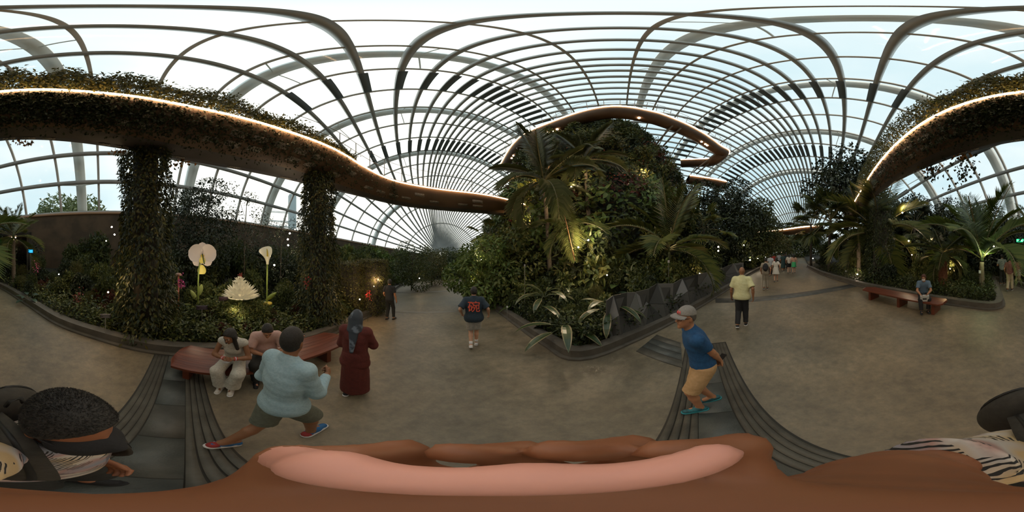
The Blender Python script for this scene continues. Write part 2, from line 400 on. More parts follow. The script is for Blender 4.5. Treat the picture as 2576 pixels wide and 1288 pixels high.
# ================================================================ leaves
def leaves(P,D,Nn,Lg,Wd,fine=False,curl=.15):
    """one small folded leaf per point: base P, axis D, normal Nn; returns vertices and triangles"""
    P=np.asarray(P,float); D=norm(D); Sd=norm(np.cross(D,Nn)); Nn=np.cross(Sd,D)
    Lg=np.broadcast_to(Lg,(len(P),))[:,None]; Wd=np.broadcast_to(Wd,(len(P),))[:,None]
    n=len(P); i=np.arange(n)[:,None]
    if not fine:
        V=np.stack([P,P+D*Lg*.45+Sd*Wd*.5+Nn*Wd*.18,P+D*Lg-Nn*Lg*curl,P+D*Lg*.45-Sd*Wd*.5+Nn*Wd*.18],1).reshape(-1,3)
        F=np.concatenate([i*4+[0,1,2],i*4+[0,2,3]]); return V,F
    V=np.stack([P,P+D*Lg*.3+Sd*Wd*.42+Nn*(Wd*.12+Lg*.03),P+D*Lg*.3-Sd*Wd*.42+Nn*(Wd*.12+Lg*.03),
        P+D*Lg*.65+Sd*Wd*.45+Nn*(Wd*.12-Lg*curl*.3),P+D*Lg*.65-Sd*Wd*.45+Nn*(Wd*.12-Lg*curl*.3),P+D*Lg-Nn*Lg*curl,P+D*Lg*.3,P+D*Lg*.65-Nn*Lg*curl*.3],1).reshape(-1,3)
    b=i*8
    F=np.concatenate([b+[0,1,6],b+[0,6,2],b+[1,3,7],b+[1,7,6],b+[2,6,7],b+[2,7,4],b+[3,5,7],b+[4,7,5]]); return V,F
def rdir(n): return norm(rng.normal(size=(n,3)))
G_=[(0.022,0.033,0.012),(0.041,0.058,0.017),(0.064,0.080,0.021),(0.100,0.110,0.028)]
ml_dark=leafmat('leaf_dark_green',G_)
ml_mid=leafmat('leaf_mid_green',[(0.042,0.062,0.017),(0.080,0.105,0.026),(0.135,0.145,0.034),(0.180,0.170,0.050)])
ml_olive=leafmat('leaf_olive',[(0.038,0.042,0.016),(0.077,0.080,0.023),(0.144,0.119,0.035),(0.096,0.115,0.029)])
ml_palm=leafmat('leaf_tall_palm',[(.06,.07,.02),(.09,.10,.03),(.12,.115,.045)])
ml_fresh=leafmat('leaf_fresh_green',[(0.055,0.095,0.020),(0.105,0.160,0.034),(0.170,0.205,0.050)])
ml_red=leafmat('leaf_dark_red',[(0.058,0.019,0.016),(0.134,0.031,0.023),(0.038,0.048,0.019)])
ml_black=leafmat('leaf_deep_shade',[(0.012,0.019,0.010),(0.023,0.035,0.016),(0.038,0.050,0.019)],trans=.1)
ml_lamplit=leafmat('leaf_lamplit_amber',[(.35,.15,.03),(.30,.11,.02),(.10,.08,.02)])  # warm lamp glow is put into this leaf colour
m_brown=mat('walkway_brown_cladding',(.085,.050,.030),.55,c2=(.13,.080,.048),scale=.8,bump=.12,bscale=20)
m_darkm=mat('walkway_underside_grey',(.05,.045,.045),.6,c2=(.08,.07,.065),scale=1.2)
m_perf=mat('perforated_panel',(.33,.31,.28),.6,c2=(.10,.08,.06),scale=38,detail=1,stops=(.45,.55))
m_rail=mat('rail_steel',(.22,.20,.18),.4)
m_led=emit('warm_led_strip',(1.0,.60,.30),20.0)
m_spot=emit('warm_spot_glow',(1.0,.66,.38),30.0)
# ---------------------------------------------------------------- the lower walkway, sweeping over the camera
ZB,ZTp=5.3,6.0
near=[(2120,560),(2160,490),(2200,425),(2300,325),(2450,255),(2576,232),(2726,228),(2876,240),(3076,275),(3276,325),(3426,380),(3500,425),(3576,458),(3690,478),(3816,493),(3936,527)]
far=[(2128,583),(2160,545),(2210,487),(2350,415),(2450,381),(2560,356),(2726,355),(2876,374),(3026,402),(3176,428),(3316,456),(3426,482),(3576,518),(3700,531),(3816,540),(3926,556)]
zn=[6.0]*16; 
Pn=bez([Z(x,y,ZTp) for x,y in near],150); 
Pf=bez([Z(x,y,ZB) for x,y in far],150)
# match the far edge to the near one by nearest point across
Pf2=[]
T=norm(np.gradient(Pn,axis=0))
for i in range(150):
    f=i/149; Pf2.append(Pf[min(149,int(round(f*149)))])
Pf=np.array(Pf2)
k=np.ones(9)/9
def smooth_line(P,it=3):
    for _ in range(it):
        Q=P.copy(); Q[1:-1]=(P[:-2]+P[1:-1]*2+P[2:])/4; P=Q
    return P
Pn=smooth_line(Pn,12); Pf=smooth_line(Pf,12)
walk=tag(empty('walkway_bridge',(0,0,0)),'brown metal walkway sweeping low overhead with a light strip and hanging plants','bridge')
def lerp(a,b,f): return a+(b-a)*f
# cross section: near top lip, bulged fascia, belly, far bottom edge, far top
up=np.array([0,0,1.0])
sec=[Pn+up*.08,Pn,lerp(Pn,Pf,.10)-up*.30,lerp(Pn,Pf,.28)-up*.52,lerp(Pn,Pf,.55)*[1,1,0]+up*(ZB-.02),lerp(Pn,Pf,.8)*[1,1,0]+up*(ZB-.06),Pf,Pf+up*.7,Pf*[1,1,0]+up*(ZTp+.0)+0*Pn,Pn*[1,1,0]+up*(ZTp+.06)]
for s_ in (2,3): sec[s_][:,2]=lerp(ZTp,ZB,(.42,.85)[s_-2])
sec[0]=Pn+up*.08; sec[8]=Pf*[1,1,0]+up*(ZTp+.0)
ns=len(sec); V=np.stack(sec,1).reshape(-1,3); F=[];mi=[]
for i in range(149):
    for j in range(ns-1):
        F.append((i*ns+j,i*ns+j+1,(i+1)*ns+j+1,(i+1)*ns+j)); mi.append(1 if j in(4,5) else 0)
obj('deck',V,np.array(F),[m_brown,m_darkm],walk,True,mi=mi)
V,F=sweep(Pn[8:]+up*.02+norm(Pn[8:]-Pf[8:])*[1,1,0]*.03,np.tile(up,(142,1)),.035,.045); obj('light_strip',V,F,m_led,walk)
# perforated patches on the fascia and belly
for i in range(12,140,3):
    for (a,b,c) in ((.12,.20,0),(.26,.36,1),(.86,.94,2)):
        if rng.random()<.45: continue
        q=[]
        for ii,ff in((i,a),(i+2,a),(i+2,b),(i,b)):
            w=np.array([0,.10,.28,.55,.8,1.0]); zz=np.array([ZTp,lerp(ZTp,ZB,.42),lerp(ZTp,ZB,.85),ZB-.02,ZB-.06,ZB])
            pt=lerp(Pn[ii],Pf[ii],ff); pt[2]=np.interp(ff,w,zz)-.012; q.append(pt)
        q=np.array(q); n_=np.cross(q[1]-q[0],q[3]-q[0]); n_=norm(n_); n_=n_*np.sign(-n_[2])
        V,F=slab(q+n_*.01,.01); obj('perforated_panel',V,F,m_perf,walk)
# rail with posts on the near side
for i in range(100,150,5):
    b=MB(); b.tube([Pn[i]+up*.05,Pn[i]+up*1.05],.018,6); b.build('rail_post',m_rail,walk)
for hgt in(.55,1.05):
    b=MB(); b.tube(Pn[92:]+up*hgt,.012,5); b.build('rail_cable',m_rail,walk)
# planting spilling over the rail
n=26000
ii=np.minimum((rng.random(n)**.9*104).astype(int),103); jf=rng.random(n)
base=Pn[ii]+(Pn[ii+1]-Pn[ii])*jf[:,None]
outw=norm((Pn[ii]-Pf[ii])*[1,1,0])
hh=rng.random(n)**1.2; taper=np.clip((104-ii)/26,.12,1)
P=base+up*(.02+hh[:,None]*1.15*taper[:,None]*(1+.25*np.sin(ii*.9+base[:,:1].ravel()*3))[:,None])+outw*(rng.normal(size=n)*.10+.10*np.sin(hh*3)-.12)[:,None]
D=outw*rng.random((n,1))+rdir(n)*.8-up*.3
V,F=leaves(P,D,outw+rdir(n)*.5,rng.uniform(.05,.12,n),rng.uniform(.03,.06,n))
tag(obj('hanging_foliage',V,F,ml_olive,walk),kind='stuff')
# ivy over the fascia and under the belly
n=9000
ii=np.clip((rng.normal(60,26,n)).astype(int),5,118); fr=np.abs(rng.normal(0,.22,n)); fr=np.clip(fr,0,.95)
base=lerp(Pn[ii],Pf[ii],fr[:,None]); w=np.array([0,.10,.28,.55,.8,1.0]); zz=np.array([ZTp,lerp(ZTp,ZB,.42),lerp(ZTp,ZB,.85),ZB-.02,ZB-.06,ZB])
base[:,2]=np.interp(fr,w,zz)-rng.random(n)*.10
base+=norm(np.gradient(Pn,axis=0))[ii]*rng.normal(size=(n,1))*.12
V,F=leaves(base,rdir(n)*.6-up*.6,outw[:n]+rdir(n)*.6,rng.uniform(.05,.12,n),rng.uniform(.035,.07,n))
tag(obj('ivy',V,F,ml_black,walk),kind='stuff')
# tendrils hanging from the far edge, some with lamp light painted in as amber leaf colour
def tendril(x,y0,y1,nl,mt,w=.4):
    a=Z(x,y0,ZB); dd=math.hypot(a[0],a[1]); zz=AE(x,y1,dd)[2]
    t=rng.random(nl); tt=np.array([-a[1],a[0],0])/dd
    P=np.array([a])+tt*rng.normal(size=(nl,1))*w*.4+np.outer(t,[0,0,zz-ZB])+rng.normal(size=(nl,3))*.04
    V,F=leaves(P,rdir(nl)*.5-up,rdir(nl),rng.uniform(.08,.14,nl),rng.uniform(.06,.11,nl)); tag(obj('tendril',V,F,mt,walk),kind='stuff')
for x,y0,y1,nl,mt in((2430,385,445,60,ml_black),(2400,392,470,46,ml_black),(2425,384,398,30,ml_lamplit),(2345,415,452,70,ml_black),(2330,418,430,20,ml_lamplit),(60,352,360,16,ml_lamplit),(68,352,358,10,ml_lamplit),(305,374,384,20,ml_lamplit),(455,400,412,24,ml_lamplit),(433,398,425,20,ml_black),(2360,412,432,12,ml_lamplit)):
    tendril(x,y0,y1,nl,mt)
# ---------------------------------------------------------------- the high ring round the mountain
ZR=16.2
rn=[(1215,520),(1232,470),(1258,415),(1300,352),(1400,302),(1530,268),(1640,280),(1700,300),(1770,335),(1812,365),(1835,382)]
R1=[Z(x,y,ZR) for x,y in rn[2:]]
R2=[Z(x,y,ZR-.6) for x,y in ((1812,404),(1790,412),(1750,414),(1715,415))]
Rp=bez(R1+R2,120)
T=norm(np.gradient(Rp,axis=0)); ins=np.stack([T[:,1],-T[:,0],0*T[:,0]],1)      # towards the mountain
if np.dot(ins[40],[9.5-Rp[40][0],16.5-Rp[40][1],0])<0: ins=-ins
ins=smooth_line(norm(ins),6)
ringo=tag(empty('ring_walkway',(0,0,0)),'high oval walkway looping around the planted mountain, lit along its rim','bridge')
wd=1.5
prof=[(0,.12),(0,-.02),(.10,-.45),(.42,-.72),(.95,-.78),(1.3,-.55),(wd,-.1),(wd,.12)]
sec=[Rp+ins*a+up*z for a,z in prof]; ns=len(sec); V=np.stack(sec,1).reshape(-1,3)
F=np.array([(i*ns+j,i*ns+(j+1)%ns,(i+1)*ns+(j+1)%ns,(i+1)*ns+j) for i in range(119) for j in range(ns)])
F=np.vstack([F]); obj('deck',V,F,m_brown,ringo,True)
V,F=sweep(Rp-ins*.05+up*.06,np.tile(up,(120,1)),.07,.09); obj('light_strip',V,F,m_led,ringo)
V,F=sweep(Rp[92:]+ins[92:]*(wd+.04)+up*.06,np.tile(up,(28,1)),.07,.09); obj('light_strip',V,F,m_led,ringo)
for i in range(2,118,3):
    b=MB(); b.tube([Rp[i]+up*.1-ins[i]*.0,Rp[i]+up*1.1-ins[i]*.25],.022,5); b.build('rail_post',m_rail,ringo)
for hgt,o_ in((.6,.12),(1.1,.25)):
    b=MB(); b.tube(Rp+up*hgt-ins*o_,.018,5); b.build('rail_cable',m_rail,ringo)
for px_,py_ in((1370,318),(1378,315),(1386,311),(1613,287),(1779,343),(1786,347),(1793,350),(1276,395),(1279,391)):
    a,e=ang(px_,py_); i=int(np.argmin(np.abs(np.arctan2(Rp[:85,0],Rp[:85,1])-a))); c=Rp[i]+ins[i]*.62-up*.80
    b=MB(); b.lathe([(.10,-.02),(.10,.04)],c,12); b.build('downlight',m_spot,ringo)
for (x0,y0,x1,y1) in ((1692,316,1652,362),(1713,322,1668,368),(1800,388,1745,432),(1800,398,1752,438),(1318,362,1331,378),(1300,372,1322,392)):
    a=Z(x0,y0,ZR-.7); dd=math.hypot(a[0],a[1])+2.0; c=AE(x1,y1,dd)
    b=MB(); b.tube([a,c],.09,7); b.build('raking_strut',m_rail,ringo)
# a second lit walkway farther behind the mountain, and one beyond the trees
def farwalk(name,pts,z,label,wd=1.5,zr=1):
    P=bez([Z(x,y,z) for x,y in pts],24); T=norm(np.gradient(P,axis=0)); s=norm(np.stack([T[:,1],-T[:,0],0*T[:,0]],1))
    if np.dot(s[10],P[10]-CAM)<0: s=-s
    r=tag(empty(name,(0,0,0)),label,'bridge')
    sec=[P+s*a+up*zz_ for a,zz_ in((0,.1),(0,-.1),(.3,-.7),(wd-.3,-.7),(wd,-.1),(wd,.1))]; V=np.stack(sec,1).reshape(-1,3)
    F=np.array([(i*6+j,i*6+(j+1)%6,(i+1)*6+(j+1)%6,(i+1)*6+j) for i in range(23) for j in range(6)]); obj('deck',V,F,m_brown,r,True)
    V,F=sweep(P-s*.05,np.tile(up,(24,1)),.07,.10); obj('light_strip',V,F,m_led,r); return r
farwalk('walkway_bridge',[(1735,440),(1765,444),(1797,449),(1830,456)],11.5,'short lit walkway section just under the right end of the high ring')
farwalk('walkway_bridge',[(1890,585),(1935,580),(1975,576),(2010,571),(2060,566)],5.6,'distant lit walkway crossing above the far path between the trees',1.2)
# ================================================================ the planted mountain
def fbm(x,y,z,o=4,s=1.0,seed=0):
    v=0;a=1
    for k in range(o):
        f=s*2**k; v=v+a*(np.sin(x*f*1.7+y*f*.9+seed+k)*np.cos(y*f*1.3-z*f*1.1+k*2+seed)+np.sin(z*f*1.9+x*f*.7+k*1.3)); a*=.55
    return v*.3
MC=np.array([22.0*math.sin(math.radians(29)),22.0*math.cos(math.radians(29))])
MPROF=[(-1.5,13.6),(2,13.2),(5,12.2),(8,11.2),(11,10.2),(14,8.9),(16,7.8),(18,6.7),(20,5.3),(21.4,3.6),(22.4,1.4)]
def mrad(z): return np.interp(z,[a for a,b in MPROF],[b for a,b in MPROF])
def msurf(a,z,off=0):
    r=mrad(z)+off; x=np.sin(a);y=np.cos(a)
    r=r*(1+.10*fbm(x*2,y*2,z*.3,4,1.0,3)); return np.stack([MC[0]+r*x,MC[1]+r*y,z+0*r],-1)
m_rock=mat('mossy_dark_core',(.010,.014,.006),.95,c2=(.025,.022,.010),scale=1.5,bump=.6)
mount=tag(empty('planted_mountain',(MC[0],MC[1],0)),'towering rounded mountain clothed in dense dark green plants','mountain')
na,nz_=96,50
zz=np.linspace(-1.5,22.0,nz_); aa=np.linspace(0,2*PI,na,endpoint=False)
A_,Z_=np.meshgrid(aa,zz); V=msurf(A_,Z_).reshape(-1,3)-[MC[0],MC[1],0]
i=np.arange(nz_-1)[:,None]*na; j=np.arange(na)[None,:]; j2=(j+1)%na
F=np.stack([i+j,i+j2,i+na+j2,i+na+j],-1).reshape(-1,4)
V=np.vstack([V,[[0,0,22.3]]]); T3=[(int((nz_-1)*na+k),int((nz_-1)*na+(k+1)%na),len(V)-1) for k in range(na)]
obj('rock_core',V,[tuple(map(int,f)) for f in F]+T3,m_rock,mount,True)
toC=math.atan2(-MC[0],-MC[1])
def mfol(n,mt,name,lmin,lmax,zlo,zhi,awid,off=.15,wr=.45,droop=.5,clump=0,zc=None,ac=None,fine=False,ratio=1.0):
    a=toC+rng.uniform(-awid,awid,n) if ac is None else rng.normal(ac,awid,n)
    z=rng.uniform(zlo,zhi,n) if zc is None else rng.normal(zc,zhi,n)
    z=np.clip(z,-.5,22)
    if clump:
        ca=a[:clump]; cz=z[:clump]; idx=rng.integers(0,clump,n); a=ca[idx]+rng.normal(0,.055,n); z=np.clip(cz[idx]+rng.normal(0,.42,n),-.5,22.1)
        bump=np.clip(1-((a-ca[idx])/.09)**2-((z-cz[idx])/.8)**2,0,1)*.8
    else: bump=0
    P=msurf(a,z,off)-[MC[0],MC[1],0]; out=np.stack([np.sin(a),np.cos(a),.35+np.clip((z-15)/7,0,1)],-1); out=norm(out)
    P=P+out*(rng.random(n)*.5+bump)[:,None]
    D=out*.7+rdir(n)*.9-up*droop
    V,F=leaves(P,D,out+rdir(n)*.5,rng.uniform(lmin,lmax,n),rng.uniform(lmin,lmax,n)*wr,fine,.25)
    return tag(obj(name,V,F,mt,mount),kind='stuff')
mfol(34000,ml_dark,'foliage',.20,.45,-.3,22,2.2,clump=420)
mfol(26000,ml_mid,'foliage',.18,.40,-.3,22,2.2,clump=170)
mfol(14000,ml_olive,'foliage',.20,.42,-.3,22,2.2,clump=90)
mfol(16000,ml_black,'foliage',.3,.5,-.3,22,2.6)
mfol(3000,ml_fresh,'foliage',.25,.6,2,9,1.0,clump=34,fine=True)
m_flow=leafmat('flower_red_orange',[(.30,.03,.02),(.45,.10,.03),(.25,.02,.05)])
mfol(500,m_flow,'blossom',.08,.18,6,14,.8,clump=26,wr=.8)
mfol(900,ml_red,'foliage',.2,.4,4,14,.9,clump=16)
# ================================================================ plant kit
m_bark=mat('palm_bark',(.10,.075,.05),.85,c2=(.19,.14,.10),scale=14,bump=.5,stretch=(1,1,5))
m_bark_pale=mat('pale_palm_bark',(.26,.20,.15),.8,c2=(.13,.10,.07),scale=10,bump=.4,stretch=(1,1,5))
m_bark_dk=mat('dark_bark',(.035,.028,.02),.9,c2=(.06,.05,.035),scale=10,bump=.5)
m_fibre=mat('fibrous_red_brown_trunk',(.10,.035,.018),.95,c2=(.20,.08,.04),scale=30,bump=.8,stretch=(1,1,.3))
m_stem=mat('green_stem',(.045,.06,.02),.6); m_rachis=mat('frond_midrib',(.14,.12,.05),.6); m_rachis_o=mat('frond_midrib_orange',(.26,.12,.05),.6)
def frond_mesh(name,L,droop,n=40,ll=.22,lw=.022,mt=ml_dark,rm=m_rachis,vee=.5,hang=.5,wid=1.0):
    t=np.linspace(0,1,14); a=droop*t**1.4
    ds=L/13; y=np.r_[0,np.cumsum(np.cos(a[1:])*ds)]; z=np.r_[0,np.cumsum(-np.sin(a[1:])*ds)]
    R=np.stack([0*t,y,z],1); b=MB(); b.tube(R,np.linspace(.016,.004,14)*L/2.5+.004,4,0)
    s=np.repeat(np.linspace(.12,.995,n),2); sd=np.tile([1,-1],n)
    P=np.stack([np.interp(s,t,R[:,k]) for k in range(3)],1); T=norm(np.stack([0*s,np.interp(s,t,np.cos(a)),-np.interp(s,t,np.sin(a))],1))
    Nn=np.cross(T,[1.0,0,0])*-1; Nn=np.where(Nn[:,2:3]<0,-Nn,Nn)
    ln=L*ll*np.sin(np.clip(s*1.02,.05,1)*PI*.86+.22)*rng.uniform(.72,1.12,2*n)
    D=np.stack([sd*1.0,0*sd,0*sd],1)*wid+T*(.45+.8*s[:,None]**2)+Nn*vee; D=norm(D)
    W_=norm(np.cross(D,Nn)); m=len(s); lw_=lw*L
    e=P+D*ln[:,None]*.5; tip=P+D*ln[:,None]-np.array([0,0,1.0])*(hang*ln[:,None]*.6)
    V=np.stack([P,e+W_*lw_*.5,tip,e-W_*lw_*.5],1).reshape(-1,3); i=np.arange(m)[:,None]*4
    F=np.concatenate([i+[0,1,2],i+[0,2,3]])
    nv=len(b.V); bV=np.array(b.V); bF=[f for f in b.F]
    allV=np.vstack([bV,V]); allF=bF+[tuple(map(int,f)) for f in F+nv]
    return make_mesh(name,allV,allF,False,(rm,mt),[0]*len(bF)+[1]*len(F))
def fan_mesh(name,R_,n=22,pet=1.0,mt=ml_dark,split=.45,droop=.3):
    b=MB(); P=bez([(0,0,0),(0,pet*.55,.06),(0,pet,0)],6); b.tube(P,.012,4,0); nb=len(b.F); V=[];F=[]
    for k in range(n):
        w=(k/(n-1)-.5)*math.radians(250); hw=math.radians(250)/(n-1)*.5
        for s_ in(1,):
            c=np.array([0,pet,0]); d=lambda u,r,zz:c+np.array([math.sin(u)*r,math.cos(u)*r,zz])
            ln=R_*(1-.25*abs(w)/2.2)*random.uniform(.9,1.05); q=len(V)
            V+=[c,d(w-hw,ln*split,-.04),d(w,ln*split,.03),d(w+hw,ln*split,-.04),d(w,ln,-droop*ln*random.uniform(.3,1))]
            F+=[(q,q+1,q+2),(q,q+2,q+3),(q+1,q+4,q+2),(q+2,q+4,q+3)]
    nv=len(b.V); return make_mesh(name,b.V+[tuple(v) for v in V],b.F+[tuple(i+nv for i in f) for f in F],False,(m_rachis,mt),[0]*nb+[1]*len(F))
FR={}
def fset(key,**k):
    FR[key]=[frond_mesh('frond',1.0,d,**k) for d in(.25,.7,1.2,1.7)]
fset('dark',mt=ml_dark,n=38,ll=.28,lw=.0085)
fset('mid',mt=ml_mid,n=38,ll=.28,lw=.0085)
fset('olive',mt=ml_palm,n=40,ll=.27,lw=.008,hang=.9,rm=m_rachis)
fset('fresh',mt=ml_fresh,n=40,ll=.28,lw=.0085)
fset('black',mt=ml_black,n=34,ll=.28,lw=.009)
FAN={k:[fan_mesh('fan_leaf',.62,mt=m_,split=sp) for sp in(.4,.55)] for k,m_ in(('dark',ml_dark),('black',ml_black),('mid',ml_mid))}
def trunk_mb(h,r0,r1,lean=(0,0),rings=0,k=10):
    b=MB(); t=np.linspace(0,1,9); P=np.stack([lean[0]*t**1.6,lean[1]*t**1.6,h*t],1)
    r=r0+(r1-r0)*t; r[0]*=1.35; P[0,2]=-.15
    if rings:
        t=np.linspace(0,1,rings*2); P=np.stack([lean[0]*t**1.6,lean[1]*t**1.6,h*t-.1],1); r=(r0+(r1-r0)*t)*np.where(np.arange(rings*2)%2,1.07,.96); r[0]*=1.4
    b.tube(P,r,k); return b
def palm(pos,h,L,n,label,kind='dark',name='feather_palm',lean=(0,0),r0=.14,r1=.10,emin=-25,emax=80,bark=None,shaft=True,group=None,cat='palm',az0=0,up_bias=1.0):
    o=empty(name,pos); tag(o,label,cat,group)
    trunk_mb(h,r0,r1,lean,rings=max(6,int(h*4))).build('trunk',bark or m_bark,o,True)
    top=np.array([lean[0],lean[1],h])
    if shaft:
        b=MB(); b.tube([top-[0,0,.05],top+[0,0,.35]],[r1*1.1,r1*.5],8); b.build('crownshaft',m_stem,o,True)
    for k in range(n):
        f=(k+.5)/n; el=math.radians(emax+(emin-emax)*f**up_bias+random.uniform(-6,6)); az=az0+k*2.39996+random.uniform(-.2,.2)
        v=0 if f<.3 else 1 if f<.55 else 2 if f<.8 else 3
        fo=link('frond',FR[kind][v],o,top+[0,0,.25*(1-f)]); fo.rotation_euler=(el,random.uniform(-.25,.25),az); s=L*random.uniform(.85,1.08)*(1 if f>.12 else .8); fo.scale=(s,s,s)
    return o
def fan_palm(pos,h,R_,n,label,kind='dark',lean=(0,0),r0=.13,group=None,bark=None,az0=0):
    o=empty('fan_palm',pos); tag(o,label,'palm',group); trunk_mb(h,r0,r0*.8,lean).build('trunk',bark or m_bark_dk,o,True)
    top=np.array([lean[0],lean[1],h])
    for k in range(n):
        f=(k+.5)/n; el=math.radians(75-120*f+random.uniform(-8,8)); az=az0+k*2.39996
        fo=link('fan_leaf',FAN[kind][k%2],o,top); s=R_*random.uniform(.85,1.1); fo.scale=(s,s,s); fo.rotation_euler=(el,0,az)
    return o
def blob_leaves(cs,rs,n,lmin,lmax,wr=.5,droop=.3,fine=False,shell=.55):
    cs=np.array(cs,float); rs=np.array(rs,float); w=rs**2; w=w/w.sum(); idx=rng.choice(len(cs),n,p=w)
    d=rdir(n); rr=rs[idx]*(shell+(1-shell)*rng.random(n)**.5)*1.02
    P=cs[idx]+d*rr[:,None]*[1,1,.85]; D=d*.8+rdir(n)*.8-up*droop
    return leaves(P,D,d+rdir(n)*.4+up*.6,rng.uniform(lmin,lmax,n),rng.uniform(lmin,lmax,n)*wr,fine,.2)
def tree(pos,h,sp,n,label,mt=ml_dark,nb=9,lf=(.10,.22),name='broadleaf_tree',group=None,low=.35,trunk_r=.14,dense=.55,cat='tree',flat=.9):
    o=empty(name,pos); tag(o,label,cat,group); b=MB(); cs=[];rs=[]
    b.tube([(0,0,-.1),(.03*h,0,h*.4),(0,.02*h,h*.85)],[trunk_r,trunk_r*.75,trunk_r*.3],8)
    for k in range(nb):
        f=(k+.5)/nb; zc=h*(low+(1-low)*f*.92); a=k*2.4; rad=sp*math.sin(min(1,.25+f)*PI*.75)*.55*random.uniform(.7,1.1)
        c=np.array([math.cos(a)*rad,math.sin(a)*rad,zc]); cs.append(c); rs.append(sp*.38*random.uniform(.8,1.15)*(1.1-.4*f))
        b.tube([(0,0,max(.1,zc-h*.22)),c*[.5,.5,1]-[0,0,h*.06],c],[trunk_r*.4,trunk_r*.25,.02],5)
    b.build('trunk',m_bark_dk,o,True)
    if dense>.3: n=int(n*1.9); lf=(lf[0]*1.15,lf[1]*1.25)
    V,F=blob_leaves(cs,rs,n,*lf,shell=dense); obj('crown',V,F,mt,o); return o
# ---------------------------------------------------------------- small shrubs, one mesh each (height and spread about 1)
def shrub_mesh(name,n,lmin,lmax,mt,wr=.5,tall=1.0,nb=7,fine=False,shell=.35,droop=.1,stems=True):
    n=int(n*1.6); cs=[];rs=[];b=MB()
    for k in range(nb):
        a=k*2.4; r=.26*math.sqrt(k/nb); c=np.array([math.cos(a)*r,math.sin(a)*r,(.45+.3*(1-k/nb)+random.uniform(-.08,.08))*tall]); cs.append(c); rs.append(random.uniform(.22,.34))
        b.tube([(c[0]*.2,c[1]*.2,0),c*[.6,.6,.6],c],.012,4,0)
    V,F=blob_leaves(cs,rs,n,lmin,lmax,wr,droop,fine,shell); V[:,2]=np.maximum(V[:,2],.02)
    nv=len(b.V); return make_mesh(name,np.vstack([b.V,V]),b.F+[tuple(map(int,f+nv)) for f in F],False,(m_bark_dk,mt),[0]*len(b.F)+[1]*len(F))
def fern_mesh(name,mt,n=15,L=.6):
    V=[];F=[];nv=0
    fm=frond_mesh('tmp',L,.9,n=16,ll=.24,lw=.05,mt=mt,vee=.1,hang=.1)
    co=np.zeros(len(fm.vertices)*3); fm.vertices.foreach_get('co',co); co=co.reshape(-1,3); fs=[tuple(p.vertices) for p in fm.polygons]; mi=[p.material_index for p in fm.polygons]
    M=[]
    for k in range(n):
        el=math.radians(75-60*((k+.5)/n)); R=Matrix.Rotation(k*2.4,3,'Z')@Matrix.Rotation(el,3,'X'); V.append(co@np.array(R).T*random.uniform(.8,1.1)); F+=[tuple(i+nv for i in f) for f in fs]; nv+=len(co); M+=mi
    bpy.data.meshes.remove(fm)
    return make_mesh(name,np.vstack(V),F,False,(m_rachis,mt),M)
def blade_leaf(L,Wd,droop,nseg=7,fold=.15,prof=None):
    """a long arching leaf along +Y: two strips either side of a sunken midrib"""
    t=np.linspace(0,1,nseg+1); a=droop*t**1.3; ds=L/nseg
    y=np.r_[0,np.cumsum(np.cos(a[1:])*ds)]; z=np.r_[0,np.cumsum(-np.sin(a[1:])*ds)]
    w=Wd*.5*(np.sin(np.clip(t*.93+.07,0,1)*PI)**.75 if prof is None else np.array([prof(u) for u in t]))
    V=[];F=[]
    for k in range(nseg+1):
        V+=[(-w[k],y[k],z[k]+w[k]*fold),(-w[k]*.72,y[k],z[k]+w[k]*fold*.7),(0,y[k],z[k]),(w[k]*.72,y[k],z[k]+w[k]*fold*.7),(w[k],y[k],z[k]+w[k]*fold)]
        if k:
            q=(k-1)*5; F+=[(q+j,q+j+1,q+j+6,q+j+5) for j in range(4)]
    M=[1 if j in(0,3) else 0 for k in range(nseg) for j in range(4)]
    return np.array(V),F,M
def rosette_mesh(name,mts,n=9,L=.55,Wd=.16,stalk=.35,droop=1.0,emax=70,emin=5,prof=None,fold=.15):
    V=[];F=[];M=[];nv=0; b=MB()
    for k in range(n):
        el=math.radians(emax+(emin-emax)*(k+.5)/n); az=k*2.4+random.uniform(-.2,.2); R=np.array(Matrix.Rotation(az,3,'Z')@Matrix.Rotation(el,3,'X'))
        p0=R@np.array([0,stalk*.9,0]); p0[2]=max(p0[2],.05)
        b.tube([(0,0,0),p0*.5+[0,0,.05],p0],.009,4,0)
        R2=np.array(Matrix.Rotation(az,3,'Z')@Matrix.Rotation(el*.55,3,'X')); v,f,m=blade_leaf(L*random.uniform(.8,1.1),Wd,droop*random.uniform(.7,1.2),fold=fold,prof=prof)
        V.append(v@R2.T+p0); F+=[tuple(i+nv for i in q) for q in f]; M+=m; nv+=len(v)
    nb_=len(b.V); return make_mesh(name,np.vstack([b.V]+V),b.F+[tuple(i+nb_ for i in f) for f in F],False,[m_stem]+list(mts),[0]*len(b.F)+[x_+1 for x_ in M])
m_lf_deep=mat('broad_leaf_deep',(.018,.035,.012),.35,c2=(.035,.06,.018),scale=4); m_lf_edge=mat('pale_leaf_margin',(.30,.22,.12),.4,c2=(.10,.10,.04),scale=7)
m_lf_blue=mat('broad_leaf_blue_green',(.022,.045,.028),.35,c2=(.04,.07,.04),scale=4)
m_lf_lime=mat('broad_leaf_lime',(.10,.15,.03),.4,c2=(.06,.10,.02),scale=4)
